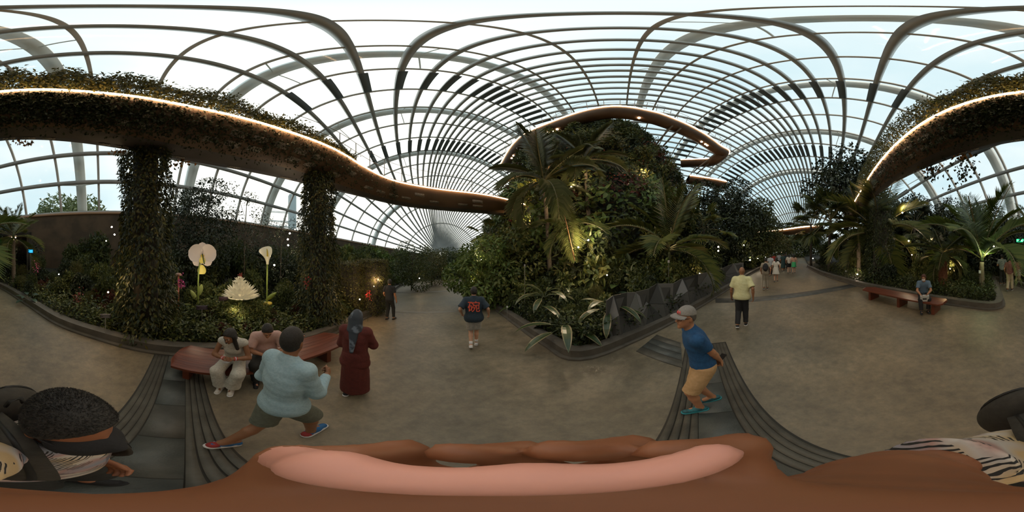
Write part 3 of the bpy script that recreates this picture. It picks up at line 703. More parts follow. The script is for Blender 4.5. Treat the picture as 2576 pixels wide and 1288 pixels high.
PROT={
 'small':[shrub_mesh('leafy_shrub',900,.06,.12,ml_dark),shrub_mesh('leafy_shrub',900,.06,.13,ml_mid)],
 'fine':[shrub_mesh('fine_leaved_shrub',1300,.04,.08,ml_dark,wr=.35),shrub_mesh('fine_leaved_shrub',1200,.04,.08,ml_olive,wr=.35)],
 'broad':[shrub_mesh('broad_leaved_shrub',330,.14,.24,ml_mid,fine=True),shrub_mesh('broad_leaved_shrub',330,.14,.24,ml_dark,fine=True)],
 'bright':[shrub_mesh('bright_green_shrub',520,.12,.22,ml_fresh,fine=True)],
 'red':[shrub_mesh('red_leaved_shrub',600,.08,.16,ml_red)],
 'shade':[shrub_mesh('shaded_shrub',800,.08,.16,ml_black),shrub_mesh('shaded_shrub',700,.1,.18,ml_dark)],
 'fern':[fern_mesh('arching_fern',ml_dark),fern_mesh('arching_fern',ml_mid)],
 'rosette':[rosette_mesh('big_leaved_plant',(m_lf_deep,m_lf_deep),9,.5,.22,.4),rosette_mesh('big_leaved_plant',(m_lf_blue,m_lf_blue),8,.5,.26,.4)],
 'ginger':[rosette_mesh('variegated_ginger',(m_lf_deep,m_lf_edge),9,.72,.15,.30,droop=1.25,emax=60,emin=-12)],
 'strap':[rosette_mesh('strap_leaved_plant',(m_lf_lime,m_lf_deep),12,.8,.09,.1,droop=1.1,emax=80,emin=20)],
}
PNAME={'small':'leafy_shrub','fine':'fine_leaved_shrub','broad':'broad_leaved_shrub','bright':'bright_green_shrub','red':'red_leaved_shrub','shade':'shaded_shrub','fern':'arching_fern','rosette':'big_leaved_plant','ginger':'variegated_ginger','strap':'strap_leaved_plant'}
def plant(kind,pos,h,label,group=None,wid=None,rz=None,v=None,cat='shrub'):
    me=PROT[kind][random.randrange(len(PROT[kind])) if v is None else v]
    o=link(PNAME[kind],me,None,pos); w=wid or h*random.uniform(.95,1.25); o.scale=(w,w*random.uniform(.9,1.1),h*1.15); o.rotation_euler=(0,0,random.uniform(0,6.28) if rz is None else rz)
    tag(o,label,{'fern':'fern','rosette':'plant','ginger':'plant','strap':'plant'}.get(kind,cat),group); return o
def inside(p,poly):
    x,y=p; c=False; n=len(poly); j=n-1
    for i in range(n):
        xi,yi=poly[i]; xj,yj=poly[j]
        if (yi>y)!=(yj>y) and x<(xj-xi)*(y-yi)/(yj-yi)+xi: c=not c
        j=i
    return c
def d_edge(p,poly,m): 
    """distance to the kerb line (the first m points)"""
    return float(np.min(np.linalg.norm(poly[:m]-np.array(p),axis=1)))
LM=[]; USED={}
def near_lm(px,d):
    best=min(LM,key=lambda q:abs(q[0]-px)*.14+abs(q[1]-d)*1.6); return best[2],px<best[0]-12,px>best[0]+12
def scatter(poly,m,n,az,dr,kinds,topfun,label,group,hmin=.28,slope=.5,hmax=3.0,margin=.28,seed=1,spread=.75,kern=1.0):
    r=np.random.default_rng(seed); k=0; tries=0; pts=[]
    while k<n and tries<n*60:
        tries+=1; px=r.uniform(*az); a=(px-1288)/2576*2*PI; d=dr[0]+(dr[1]-dr[0])*r.random()**1.5; p=(d*math.sin(a),d*math.cos(a))
        if not inside(p,poly): continue
        de=d_edge(p,poly,m)
        if de<margin: continue
        g=gz(*p)+.15; top=CAMH+d*math.tan((644-topfun(px))/1288*PI)
        h=min(hmin+slope*(de-margin),hmax,(top-g)*.95)*r.uniform(.75,1.08); h=max(h,.22)
        if any((p[0]-q[0])**2+(p[1]-q[1])**2<(spread*.5*(min(h,1.6)+q[2]))**2*.5 for q in pts): continue
        pts.append((p[0],p[1],min(h,1.6)))
        kd=kinds[int(r.integers(0,len(kinds)))]
        if h>1.5 and kd in('rosette','fern','ginger','strap','red'): kd='small'
        nice={'small':'leafy shrub','fine':'fine leaved shrub','broad':'broad leaved shrub','bright':'bright green shrub','red':'dark red shrub','shade':'shaded shrub','fern':'green fern','rosette':'big leaved plant','ginger':'variegated plant','strap':'strap leaved plant'}[kd]
        size='low' if h<.5 else 'knee high' if h<.85 else 'waist high' if h<1.3 else 'head high' if h<2.1 else 'tall'
        row='at the kerb' if de<.9 else 'just back from the kerb' if de<2 else 'mid bed' if de<4 else 'deep in the bed'
        if group.startswith('far'): row='far down the path'
        elif group.startswith('along the desc'): row='beside the path, '+('front row' if de<1.5 else 'behind')
        lm,lf_,rt_=near_lm(px,d); lab=f"{size} {nice} {row}, {'left of' if lf_ else 'right of' if rt_ else 'by'} {lm}"
        gp=USED.setdefault(lab,f'{nice}s {group}')
        plant(kd,(p[0],p[1],g-.03),h,lab,gp,wid=min(h*1.3,max(.5,h*.9)) if h<1.2 else h*.8)
        k+=1
    return k
# ================================================================ planting the beds
NL,NM,NR=80,65,50
LM+=[(-60,7,'the corridor hedge'),(20,6,'the corner palm'),(77,9,'the blue screen'),(148,6,'the amber lamp'),(265,4,'the grey label'),(366,4.4,'the first column'),(440,8,'the mushroom'),(509,5.7,'the orchid lantern'),
 (490,9,'the dark tree'),(606,5,'the dahlia lantern'),(615,9,'the sapling'),(673,6,'the calla lantern'),(800,5.8,'the ferny column'),(705,10,'the loose sapling'),(905,6,'the red flowers'),(935,7.6,'the clipped pillar'),
 (1035,15,'the half way tree'),(1085,20,'the bend tree'),(1100,28,'the path end'),(1215,9,'the bright tree'),(1270,9.5,'the leafy tree'),(1180,16,'the path mouth'),(1300,7,'the strap clump'),(1385,9.2,'the slender palm'),(1425,4.2,'the corner ginger'),
 (1375,6.2,'the upper ginger'),(1440,8.2,'the low palm'),(1487,9.6,'the tallest palm'),(1532,4.6,'the wall ginger'),(1600,6.2,'the dark leafed plant'),(1683,8.4,'the young palm'),(1740,15,'the shaded tree'),(1815,17,'the big dark tree'),(1895,19,'the round tree'),
 (1760,9,'the wall lamp'),(1850,12,'the wall end'),(2060,14,'the large fan palm'),(2130,12,'the airy tree'),(2160,11,'the pale trunk'),(2207,10.8,'the forked palm'),(2190,9,'the lit strap plant'),(2245,9.8,'the lit fern'),(2215,13,'the dark column'),(2300,12,'the middle fan palm'),
 (2318,7,'the seated person'),(2372,7.8,'the tree fern'),(2430,13,'the back tree'),(2470,7.4,'the bright palm'),(2500,9,'the corridor corner'),(2260,18,'the backmost tree'),(2340,10,'the lime leaves')]
def tf(xs,ys): return lambda px:float(np.interp(px,xs,ys))
TL=tf([-110,0,90,280,330,420,450,560,600,700,760,850,950,1000,1060,1110],[600,600,612,605,600,560,540,560,610,600,590,632,632,622,612,640])
scatter(PL_LEFT,NL,46,(-100,330),(3.4,9),['small','fine','rosette','red','broad','fern'],TL,'in the left bed between corridor and first planted column','left of the first column',hmin=.26,slope=.33,hmax=1.5,seed=2)
scatter(PL_LEFT,NL,40,(-100,420),(6,17),['shade','small','shade','fine'],TL,'before the brown wall','before the brown wall',hmin=.6,slope=.3,hmax=3.0,seed=3,spread=.6)
scatter(PL_LEFT,NL,52,(380,860),(3.5,6.2),['small','fine','red','broad','fern','small'],TL,'in the bed behind the long bench','behind the long bench',hmin=.34,slope=.28,hmax=.9,seed=4,spread=.62)
scatter(PL_LEFT,NL,46,(400,860),(6.2,20),['shade','small','shade','fine'],TL,'at the back between the two planted columns','at the back between the columns',hmin=.6,slope=.33,hmax=3.2,seed=5,spread=.6)
scatter(PL_LEFT,NL,80,(830,1112),(4,14),['fine','small','fine','broad','rosette'],TL,'along the left side of the descending path','along the descending path',hmin=.45,slope=.95,hmax=2.9,seed=6,spread=.5)
scatter(PL_LEFT,NL,110,(840,1115),(11,34),['fine','small','small','bright'],TL,'far along the descending path','far along the descending path',hmin=1.0,slope=.9,hmax=4.6,seed=7,spread=.5)
TM=tf([1155,1210,1290,1400,1600,1800,1935],[640,600,560,540,560,600,620])
scatter(PL_MTN,NM,34,(1160,1300),(4,14),['bright','small','broad','small'],TM,'where the mountain bed meets the descending path','where the mountain bed meets the path',hmin=.45,slope=.7,hmax=3.2,seed=8,spread=.6)
scatter(PL_MTN,NM,60,(1290,1640),(3.3,7.5),['rosette','broad','fern','small','rosette','fine'],TM,'at the foot of the mountain','at the foot of the mountain',hmin=.42,slope=.30,hmax=1.7,seed=9,spread=.5)
scatter(PL_MTN,NM,46,(1290,1700),(7,12),['broad','small','rosette','broad','bright','fern'],TM,'climbing against the mountain','against the mountain',hmin=.8,slope=.4,hmax=2.8,seed=10,spread=.5)
scatter(PL_MTN,NM,60,(1600,1930),(5,26),['fern','small','shade','broad','shade'],TM,'behind the faceted metal wall','behind the faceted wall',hmin=1.0,slope=.5,hmax=3.4,seed=11,spread=.5,margin=.5)
TR=tf([2020,2080,2200,2400,2500],[640,600,560,560,600])
scatter(PL_RIGHT,NR,44,(2050,2505),(5,10.5),['fern','small','fine','fern','rosette'],TR,'along the kerb behind the dark bench','behind the dark bench',hmin=.3,slope=.32,hmax=1.0,seed=12,spread=.55)
scatter(PL_RIGHT,NR,60,(2030,2500),(8,26),['shade','shade','fern','small'],TR,'deep in the right palm bed','deep in the palm bed',hmin=.9,slope=.4,hmax=3.6,seed=13,spread=.5)
def at(px,d,dz=.15): return AD(px,d,dz=dz)
# big leafed plants the photo shows singly
for px,py,h,rz,lb in((1425,820,.95,.4,'variegated ginger with pale leaf edges hanging over the kerb corner'),(1530,745,.85,2.2,'variegated ginger with striped leaves beside the faceted wall'),
    (1375,690,.9,1.0,'variegated ginger seen above the kerb, half way up the mountain foot'),(1420,695,.7,3.0,'small pale striped ginger under the hanging palm frond')):
    g=G(px,py+45,.2); 
    if lb.startswith('variegated ginger with pale'): g=AD(1420,4.1,dz=.35)
    elif 'faceted' in lb: g=AD(1532,4.5,dz=.75)
    elif 'half way' in lb: g=AD(1370,6.0,dz=.9)
    else: g=AD(1425,6.6,dz=.9)
    plant('ginger',g,h*1.25,lb,rz=rz,wid=h*1.6)
for px,d,h,dz,kd,lb in((1300,7.2,1.0,.2,'strap','strap leaved clump by the path side kerb of the mountain bed'),
    (1600,6.2,1.1,.5,'rosette','large dark broad leaved plant behind the variegated ginger and metal wall'),
    (1560,7.2,1.3,.6,'rosette','tall broad leaved plant in front of the mountain, under the young palm'),
    (70,6.3,.6,.15,'rosette','broad grey green leafed plant beside the left kerb'),
    (700,6.6,1.5,.3,'strap','tall strap leaved plant lit green beside the calla lily lantern'),
    (552,6.4,1.25,.3,'strap','lime green strap leaved plant beside the orchid lantern'),
    (2190,9.3,.9,.2,'strap','pale lit strap leaved plant at the foot of a palm in the right bed'),
    (2245,9.8,1.0,.2,'fern','yellow green lit fern beside the middle palm of the right bed')):
    plant(kd,AD(px,d,dz=dz),h,lb)
for px,d,h,lb in((575,4.75,.85,'leafy shrub close around the left side of the dahlia lantern'),(612,4.55,.80,'leafy shrub directly under the dahlia lantern petals'),(645,4.8,.85,'leafy shrub close around the right side of the dahlia lantern'),(520,5.1,.75,'leafy shrub at the foot of the orchid lantern stem')):
    plant('small',AD(px,d,dz=.1),h,lb,v=1)
# ---------------------------------------------------------------- palms and trees
palm(at(2207,10.8),2.7,4.5,17,'feather palm with forked trunk and drooping fronds behind the dark bench','mid',emin=-15,emax=84,az0=.4,r0=.16,r1=.12)
palm(at(2470,7.4),1.4,3.4,16,'tall bright green feather palm beside the corridor doorway','fresh',emin=26,emax=88,az0=2.5,r0=.14,r1=.1,up_bias=1.3)
palm(at(2160,12.0),3.2,3.0,13,'palm with a pale lit trunk under the walkway end','dark',bark=m_bark_pale,r0=.16,r1=.13,az0=2.0)
palm(at(1683,8.4),2.3,3.8,15,'young feather palm with upright fronds at the right foot of the mountain','mid',emin=0,emax=86,az0=.9,r0=.10,r1=.08,bark=m_stem,up_bias=1.2)
palm(at(1487,8.9),8.2,2.7,17,'tall slender palm in front of the mountain, taller of the two','olive',r0=.15,r1=.10,az0=.3,emin=-30,lean=(-.3,.2))
palm(at(1385,8.6),6.6,3.4,17,'slender palm left of the tallest one, its fronds arching over the path','olive',r0=.13,r1=.09,az0=1.1,emin=-28,lean=(-.35,.1))
palm(at(1440,8.2),3.8,2.6,7,'low palm whose long frond hangs before the bright garden lamp','mid',r0=.09,r1=.07,az0=2.4,emin=-35,emax=40)
palm(at(1330,12.5),6.0,2.6,12,'palm almost hidden behind the slender pair by the mountain','black',r0=.12,r1=.09,az0=2.6)
palm(at(2610,9.5),2.6,2.4,12,'palm whose frond tips show above the hedge by the corridor','mid',az0=.7,emin=-20)
palm(at(2360,13.5),3.6,3.0,13,'dark feather palm standing behind the seated woman','black',az0=.2,r0=.2,bark=m_bark_dk)
palm(at(2372,7.8),1.5,1.9,15,'tree fern with a red brown fibrous trunk behind the dark bench','dark',name='tree_fern',bark=m_fibre,r0=.24,r1=.20,shaft=False,emin=-20,emax=45,cat='fern')
# the great frond that hangs before the lamp
pos=AE(1403,478,7.5); fo=[x_ for x_ in COL.objects if x_.get('label','').startswith('low palm whose')][0]
hf=link('frond',frond_mesh('frond',1.0,.12,n=52,ll=.30,lw=.016,mt=leafmat('leaf_yellow_green',[(.10,.12,.03),(.16,.17,.05),(.13,.14,.035)]),vee=.05,hang=.25,rm=m_rachis_o),fo)
tp=AE(1447,655,6.9); dv=Vector(tp-pos); fc=Vector(norm((CAM-pos)*[1,1,0])); yv=dv.normalized(); xv=yv.cross(fc).normalized(); zv=xv.cross(yv); Mx=Matrix((xv,yv,zv)).transposed()
hf.location=Vector(pos)-fo.location; hf.rotation_euler=Mx.to_euler(); hf.scale=(dv.length*.9,dv.length,dv.length)
fan_palm(at(2085,13.0),4.0,1.9,22,'large fan palm reaching over the far path','dark',lean=(-.4,0),az0=.2)
fan_palm(at(2040,17.0),4.4,2.0,18,'second fan palm behind the larger one by the far path','dark',az0=1.0)
fan_palm(at(2300,12.5),3.4,1.5,16,'fan palm in the middle of the right bed','black',az0=.7)
fan_palm(at(1235,11.5),4.2,1.2,9,'drooping pale fan palm under the walkway end, left of the mountain','mid',az0=.7)
fan_palm(at(1970,24.0),3.0,1.8,14,'distant fan palm at the end of the far path','mid')
fan_palm(at(1770,12.5),3.9,1.7,13,'grey green fan palm between mountain and dark broadleaf trees','mid',az0=.5)
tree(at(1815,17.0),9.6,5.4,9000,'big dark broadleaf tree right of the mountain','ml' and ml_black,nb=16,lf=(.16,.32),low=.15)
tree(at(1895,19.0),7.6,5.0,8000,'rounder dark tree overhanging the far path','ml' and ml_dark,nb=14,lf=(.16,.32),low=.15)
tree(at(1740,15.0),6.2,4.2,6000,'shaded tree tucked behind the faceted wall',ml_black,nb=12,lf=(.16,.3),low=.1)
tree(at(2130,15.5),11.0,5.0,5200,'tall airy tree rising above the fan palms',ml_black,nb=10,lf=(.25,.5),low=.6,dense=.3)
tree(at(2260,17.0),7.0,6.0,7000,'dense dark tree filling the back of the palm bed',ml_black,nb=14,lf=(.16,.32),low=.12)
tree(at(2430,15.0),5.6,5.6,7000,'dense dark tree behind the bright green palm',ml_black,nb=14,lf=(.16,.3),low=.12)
tree(at(490,9.0),6.6,3.0,5600,'dark small leaved tree beside the first planted column',ml_black,nb=13,lf=(.08,.16),low=.3,trunk_r=.06)
tree(at(615,7.6),6.0,1.5,850,'thin sparse sapling against the bright glass',ml_black,nb=11,lf=(.08,.15),low=.42,trunk_r=.03,dense=.1)
tree(at(705,8.4),4.9,2.2,2200,'loose leafy sapling beside the second planted column',ml_black,nb=8,lf=(.06,.12),low=.3,trunk_r=.04,dense=.2)
tree(at(1035,15.0),4.4,2.8,2600,'dark green tree half way along the left side of the descending path',ml_dark,nb=10,lf=(.08,.18),low=.15,trunk_r=.07)
tree(at(1085,20.0),4.4,3.0,2600,'rounded tree near the bend of the descending path',ml_olive,nb=10,lf=(.10,.2),low=.15,trunk_r=.08)
tree(at(1215,9.0),3.3,2.6,3600,'bright green bushy tree at the path corner of the mountain bed',ml_fresh,nb=11,lf=(.12,.24),low=.1,trunk_r=.07)
tree(at(1270,9.5),4.0,2.8,3600,'leafy green tree under the walkway end',ml_mid,nb=11,lf=(.12,.24),low=.15,trunk_r=.07)
tree(at(1112,33.0),5.0,6.5,5000,'dense tree beside the very end of the descending path',ml_dark,nb=14,lf=(.2,.4),low=.02)
tree(at(1150,35.0),4.6,7.0,5200,'broad tree standing across the end of the descending path',ml_mid,nb=14,lf=(.2,.4),low=.02)
tree(at(1130,40.0),5.0,5.0,3000,'distant tree closing the descending path',ml_mid,nb=10,lf=(.15,.3),low=.1)
tree(at(2575,16.0),4.4,5.0,4500,'dark tree behind the corridor hedge',ml_black,nb=12,lf=(.12,.26),low=.1)
tree(at(2530,12.0),3.6,3.0,3600,'dark bushy tree between the corridor and the bright palm',ml_black,nb=11,lf=(.1,.22),low=.08)
tree(at(1940,40),8.0,6.0,3500,'hazy far tree left of the end of the far path',ml_dark,nb=10,lf=(.3,.5),low=.1)
tree(at(2025,38),7.0,7.0,3500,'hazy far tree right of the end of the far path',ml_dark,nb=10,lf=(.3,.5),low=.1)
tree(at(1170,38),5.0,6.0,3500,'hazy tree behind the bend of the descending path',ml_mid,nb=10,lf=(.25,.4),low=.1)
# trees outside the glass
tree(np.array([*(AD(185,62)[:2]),-4.5]),26,26,9000,'big rounded tree outside beyond the glass',leafmat('leaf_outdoors',[(.10,.13,.05),(.15,.19,.08),(.20,.23,.11)]),nb=22,lf=(.8,1.6),low=.2,trunk_r=.9)
tree(np.array([*(AD(545,70)[:2]),-4.5]),13,16,4000,'distant tree outside, low between the columns',leafmat('leaf_outdoors_pale',[(.16,.20,.12),(.22,.25,.16)]),nb=14,lf=(.8,1.6),low=.2,trunk_r=.6)
# ---------------------------------------------------------------- planted columns that carry the walkway
m_col=mat('column_render',(.04,.035,.03),.9,c2=(.06,.05,.04),scale=2)
def column(px,d,h,r0,r1,label,n=11000,mt=ml_olive,mt2=ml_black):
    p=AD(px,d,dz=.1); o=tag(empty('planted_column',p),label,'column'); H=h-p[2]
    b=MB(); b.lathe([(r1*.55,-.3),(r1*.55,H)],(0,0,0),20); b.build('shaft',m_col,o,True)
    for q,m_ in((.45,mt),(.55,mt2)):
        k=int(n*q); z=rng.random(k)**.9*H; a=rng.uniform(0,2*PI,k); r=np.interp(z/H,[0,.12,.5,1],[r0*1.15,r0,(r0+r1)/2*.92,r1])
        r=r*(1+.13*np.sin(a*3+z*2)+.10*np.sin(a*5-z*3.7))*(.55+.45*rng.random(k)**.4)
        out=np.stack([np.cos(a),np.sin(a),0*a],1); P=out*r[:,None]+up*z[:,None]; D=out*.5+rdir(k)*.6-up*.8
        V,F=leaves(P,D,out+rdir(k)*.4,rng.uniform(.07,.17,k),rng.uniform(.03,.07,k)); tag(obj('foliage',V,F,m_,o),kind='stuff')
    return o
column(366,4.35,5.45,.80,.62,'column clothed in dark shaggy plants beside the left kerb')
column(800,5.8,5.35,.85,.52,'column clothed in ferny plants behind the right part of the long bench')
column(2215,9.6,5.6,1.0,.8,'dark planted column under the end of the walkway in the palm bed',9000,ml_dark)
# square clipped green pillar beside the man in black
def clipped(px,d,w,h,label):
    p=AD(px,d,dz=.05); o=tag(empty('clipped_green_pillar',p),label,'hedge'); b=MB(); b.box((0,0,h/2),(w*.8,w*.8,h)); b.build('frame',m_col,o)
    k=6000; f=rng.integers(0,5,k); u=rng.uniform(-.5,.5,(k,2)); P=np.zeros((k,3)); out=np.zeros((k,3))
    for q in range(4):
        m_=f==q; s=1 if q%2 else -1; ax=q//2
        P[m_,ax]=s*w/2; P[m_,1-ax]=u[m_,0]*w; P[m_,2]=(u[m_,1]+.5)*h; out[m_,ax]=s
    m_=f==4; P[m_,0]=u[m_,0]*w;P[m_,1]=u[m_,1]*w;P[m_,2]=h; out[m_,2]=1
    V,F=leaves(P+rng.normal(size=(k,3))*.05,out*.5+rdir(k)-up*.4,out+rdir(k)*.3,rng.uniform(.05,.12,k),rng.uniform(.03,.06,k)); tag(obj('foliage',V,F,ml_olive,o),kind='stuff'); o.rotation_euler=(0,0,.4)
clipped(935,7.6,1.25,2.45,'square clipped pillar of brown green plants behind the man in black')
clipped(880,7.4,1.3,2.3,'second clipped green block between the ferny column and the square pillar')
# undergrowth too dense to count, one piece for each bed
def under(poly,m,n,az,dr,mt,hm,name='undergrowth'):
    P=[]
    while len(P)<n:
        px=rng.uniform(*az,4000); a=(px-1288)/2576*2*PI; d=dr[0]+(dr[1]-dr[0])*rng.random(4000)**1.6
        x_,y_=d*np.sin(a),d*np.cos(a); c=np.zeros(len(d),bool); j=len(poly)-1
        for i in range(len(poly)):
            xi,yi=poly[i]; xj,yj=poly[j]; c^=((yi>y_)!=(yj>y_))&(x_<(xj-xi)*(y_-yi)/((yj-yi) or 1e-9)+xi); j=i
        P+=list(zip(x_[c],y_[c]))
    P=np.array(P[:n]); z=gz(P[:,0],P[:,1])+.16; hh=rng.random(n)**2*hm
    Q=np.column_stack([P,z+hh]); V,F=leaves(Q,rdir(n)+up*.4,rdir(n)*.5+up,rng.uniform(.06,.16,n),rng.uniform(.04,.08,n))
    tag(obj(name,V,F,mt),kind='stuff')
under(PL_LEFT,NL,22000,(-100,1110),(3,14),ml_dark,.55)
under(PL_LEFT,NL,16000,(-100,1110),(3,12),ml_mid,.45)
under(PL_MTN,NM,26000,(1160,1900),(3,12),ml_dark,.6)
under(PL_MTN,NM,12000,(1160,1900),(3,10),ml_black,.5)
under(PL_RIGHT,NR,22000,(2040,2505),(5,16),ml_dark,.5)
# ================================================================ figures: smooth solids turned into one continuous skin
def surfnet(Vv,o,h):
    s=Vv<0; c=s[:-1,:-1,:-1].astype(np.int8)
    offs=[(i,j,k) for i in(0,1) for j in(0,1) for k in(0,1)]
    nx,ny,nz=[d-1 for d in Vv.shape]; cnt=np.zeros((nx,ny,nz),np.int8)
    for i,j,k in offs: cnt+=s[i:i+nx,j:j+ny,k:k+nz]
    act=(cnt>0)&(cnt<8); I=np.argwhere(act)
    if len(I)==0: return np.zeros((0,3)),np.zeros((0,4),int)
    idx=-np.ones(act.shape,np.int32); idx[act]=np.arange(len(I))
    cv=np.stack([Vv[I[:,0]+i,I[:,1]+j,I[:,2]+k] for i,j,k in offs],1); O=np.array(offs,float)
    acc=np.zeros((len(I),3)); n=np.zeros(len(I))
    for a in range(8):
        for b in range(a+1,8):
            if abs(O[a]-O[b]).sum()==1:
                m=(cv[:,a]<0)!=(cv[:,b]<0); t=np.where(m,cv[:,a]/np.where(m,cv[:,a]-cv[:,b],1),0)[:,None]
                acc+=np.where(m[:,None],O[a]+(O[b]-O[a])*t,0); n+=m
    P=(I+acc/n[:,None])*h+o; F=[]
    for ax in range(3):
        u,v=[(1,2),(2,0),(0,1)][ax]; sl0=[slice(None)]*3; sl1=[slice(None)]*3; sl0[ax]=slice(0,-1); sl1[ax]=slice(1,None)
        ch=s[tuple(sl0)]!=s[tuple(sl1)]; E=np.argwhere(ch); E=E[(E[:,u]>0)&(E[:,v]>0)&(E[:,u]<Vv.shape[u]-1)&(E[:,v]<Vv.shape[v]-1)]
        if not len(E): continue
        def ci(du,dv):
            q=E.copy(); q[:,u]-=du; q[:,v]-=dv; return idx[q[:,0],q[:,1],q[:,2]]
        f=np.stack([ci(1,1),ci(0,1),ci(0,0),ci(1,0)],1); ins=s[E[:,0],E[:,1],E[:,2]]; f[~ins]=f[~ins][:,::-1]; F.append(f)
    F=np.concatenate(F); F=F[(F>=0).all(1)]
    return P,F
class Fld:
    def __init__(s,lo,hi,h):
        s.h=h; s.o=np.array(lo,float); s.n=np.ceil((np.array(hi)-s.o)/h).astype(int)+1; s.V=np.full(s.n,.3,np.float32)
    def blk(s,lo,hi,pad):
        a=np.clip(((np.array(lo)-pad-s.o)/s.h).astype(int),0,s.n); b=np.clip(((np.array(hi)+pad-s.o)/s.h).astype(int)+2,0,s.n)
        if (b<=a).any(): return None,None
        ax=[s.o[i]+np.arange(a[i],b[i])*s.h for i in range(3)]
        return tuple(slice(a[i],b[i]) for i in range(3)),np.stack(np.meshgrid(*ax,indexing='ij'),-1).astype(np.float32)
    def un(s,sl,d,k,neg=False):
        v=s.V[sl]
        if neg:
            hh=np.clip(.5-.5*(v+d)/k,0,1); s.V[sl]=v*(1-hh)-d*hh+k*hh*(1-hh)
        else:
            hh=np.clip(.5+.5*(v-d)/k,0,1); s.V[sl]=v*(1-hh)+d*hh-k*hh*(1-hh)
    def cap(s,a,b,ra,rb=None,k=.02,flat=False,sq=None,neg=False,flat0=False):
        a=np.array(a,float); b=np.array(b,float); rb=ra if rb is None else rb; R=max(ra,rb)*(1 if sq is None else max(1,1/sq[1])); sl,X=s.blk(np.minimum(a,b)-R,np.maximum(a,b)+R,k+2*s.h)
        if sl is None: return s
        ab=b-a; L_=max(np.linalg.norm(ab),1e-6); u=ab/L_; p=X-a.astype(np.float32); t_=p@u.astype(np.float32); t=np.clip(t_/L_,0,1)
        q=p-t[...,None]*ab.astype(np.float32)
        if sq is not None: n=norm(sq[0]).astype(np.float32); q=q+(q@n)[...,None]*n*(sq[1]-1)
        d=np.sqrt((q*q).sum(-1))-(ra+(rb-ra)*t)
        if flat: d=np.maximum(d,t_-L_)
        if flat0: d=np.maximum(d,-t_)
        s.un(sl,d,k,neg); return s
    def ell(s,c,r,R=None,k=.02,neg=False):
        c=np.array(c,float); r=np.array([r]*3 if np.ndim(r)==0 else r,float); m=r.max(); sl,X=s.blk(c-m,c+m,k+2*s.h)
        if sl is None: return s
        p=X-c.astype(np.float32)
        if R is not None: p=p@np.array(R,np.float32)
        q=p/r.astype(np.float32); l=np.sqrt((q*q).sum(-1))+1e-6; g=np.sqrt(((q/r.astype(np.float32))**2).sum(-1))+1e-6
        s.un(sl,l*(l-1)/g,k,neg); return s
    def cut(s,c,n):
        """remove everything on the side n points to"""
        sl,X=s.blk(s.o,s.o+s.n*s.h,0); d=(X-np.array(c,np.float32))@norm(n).astype(np.float32); s.V=np.maximum(s.V,d); return s
    def mesh(s,amp=0,fs=9,seed=0,dirf=(1,1,1)):
        P,F=surfnet(s.V,s.o,s.h)
        if amp and len(P):
            g=np.gradient(s.V,s.h); ii=np.clip(((P-s.o)/s.h).astype(int),0,np.array(s.V.shape)-1); Nn=norm(np.stack([q[ii[:,0],ii[:,1],ii[:,2]] for q in g],1))
            P=P+Nn*(amp*fbm(P[:,0]*dirf[0],P[:,1]*dirf[1],P[:,2]*dirf[2],3,fs,seed))[:,None]
        return P,F
def ik(A,T,l1,l2,pole):
    A=np.array(A,float);T=np.array(T,float); d=T-A; L_=np.linalg.norm(d)
    if L_>(l1+l2)*.995: T=A+d/L_*(l1+l2)*.995; d=T-A; L_=np.linalg.norm(d)
    u=d/L_; x=(l1*l1-l2*l2+L_*L_)/(2*L_); h=math.sqrt(max(l1*l1-x*x,0)); p=np.array(pole,float); p=norm(p-u*np.dot(p,u)); return A+u*x+p*h,T
def rot(ax,an): return np.array(Matrix.Rotation(an,3,ax))
SK={'tan':(.36,.17,.09),'brown':(.22,.10,.05),'dark':(.14,.065,.035),'light':(.46,.26,.17)}
skinm={}
def skin(k):
    if k not in skinm: c=SK[k]; skinm[k]=mat('skin_'+k,c,.5,c2=tuple(min(1,v*1.15) for v in c),scale=9)
    return skinm[k]
clothm={}
def cloth(name,c,c2=None,scale=30,rough=.85,**k):
    if name not in clothm: clothm[name]=mat(name,c,rough,c2=c2,scale=scale,bump=.15,bscale=45,**k)
    return clothm[name]
m_hair=mat('black_hair',(.008,.007,.006),.65,c2=(.02,.018,.016),scale=60,bump=.35,bscale=130)
m_hair_red=mat('reddish_hair',(.06,.015,.008),.6,bump=.8,bscale=90,c2=(.09,.025,.012),scale=30)
m_eye=mat('eye_dark',(.01,.008,.006),.2); m_eyew=mat('eye_white',(.55,.5,.45),.3); m_lip=mat('lip_tone',(.28,.09,.06),.5)
m_sole=mat('pale_rubber_sole',(.55,.53,.5),.7); m_black=cloth('black_cloth',(.012,.012,.014))
class Body: pass
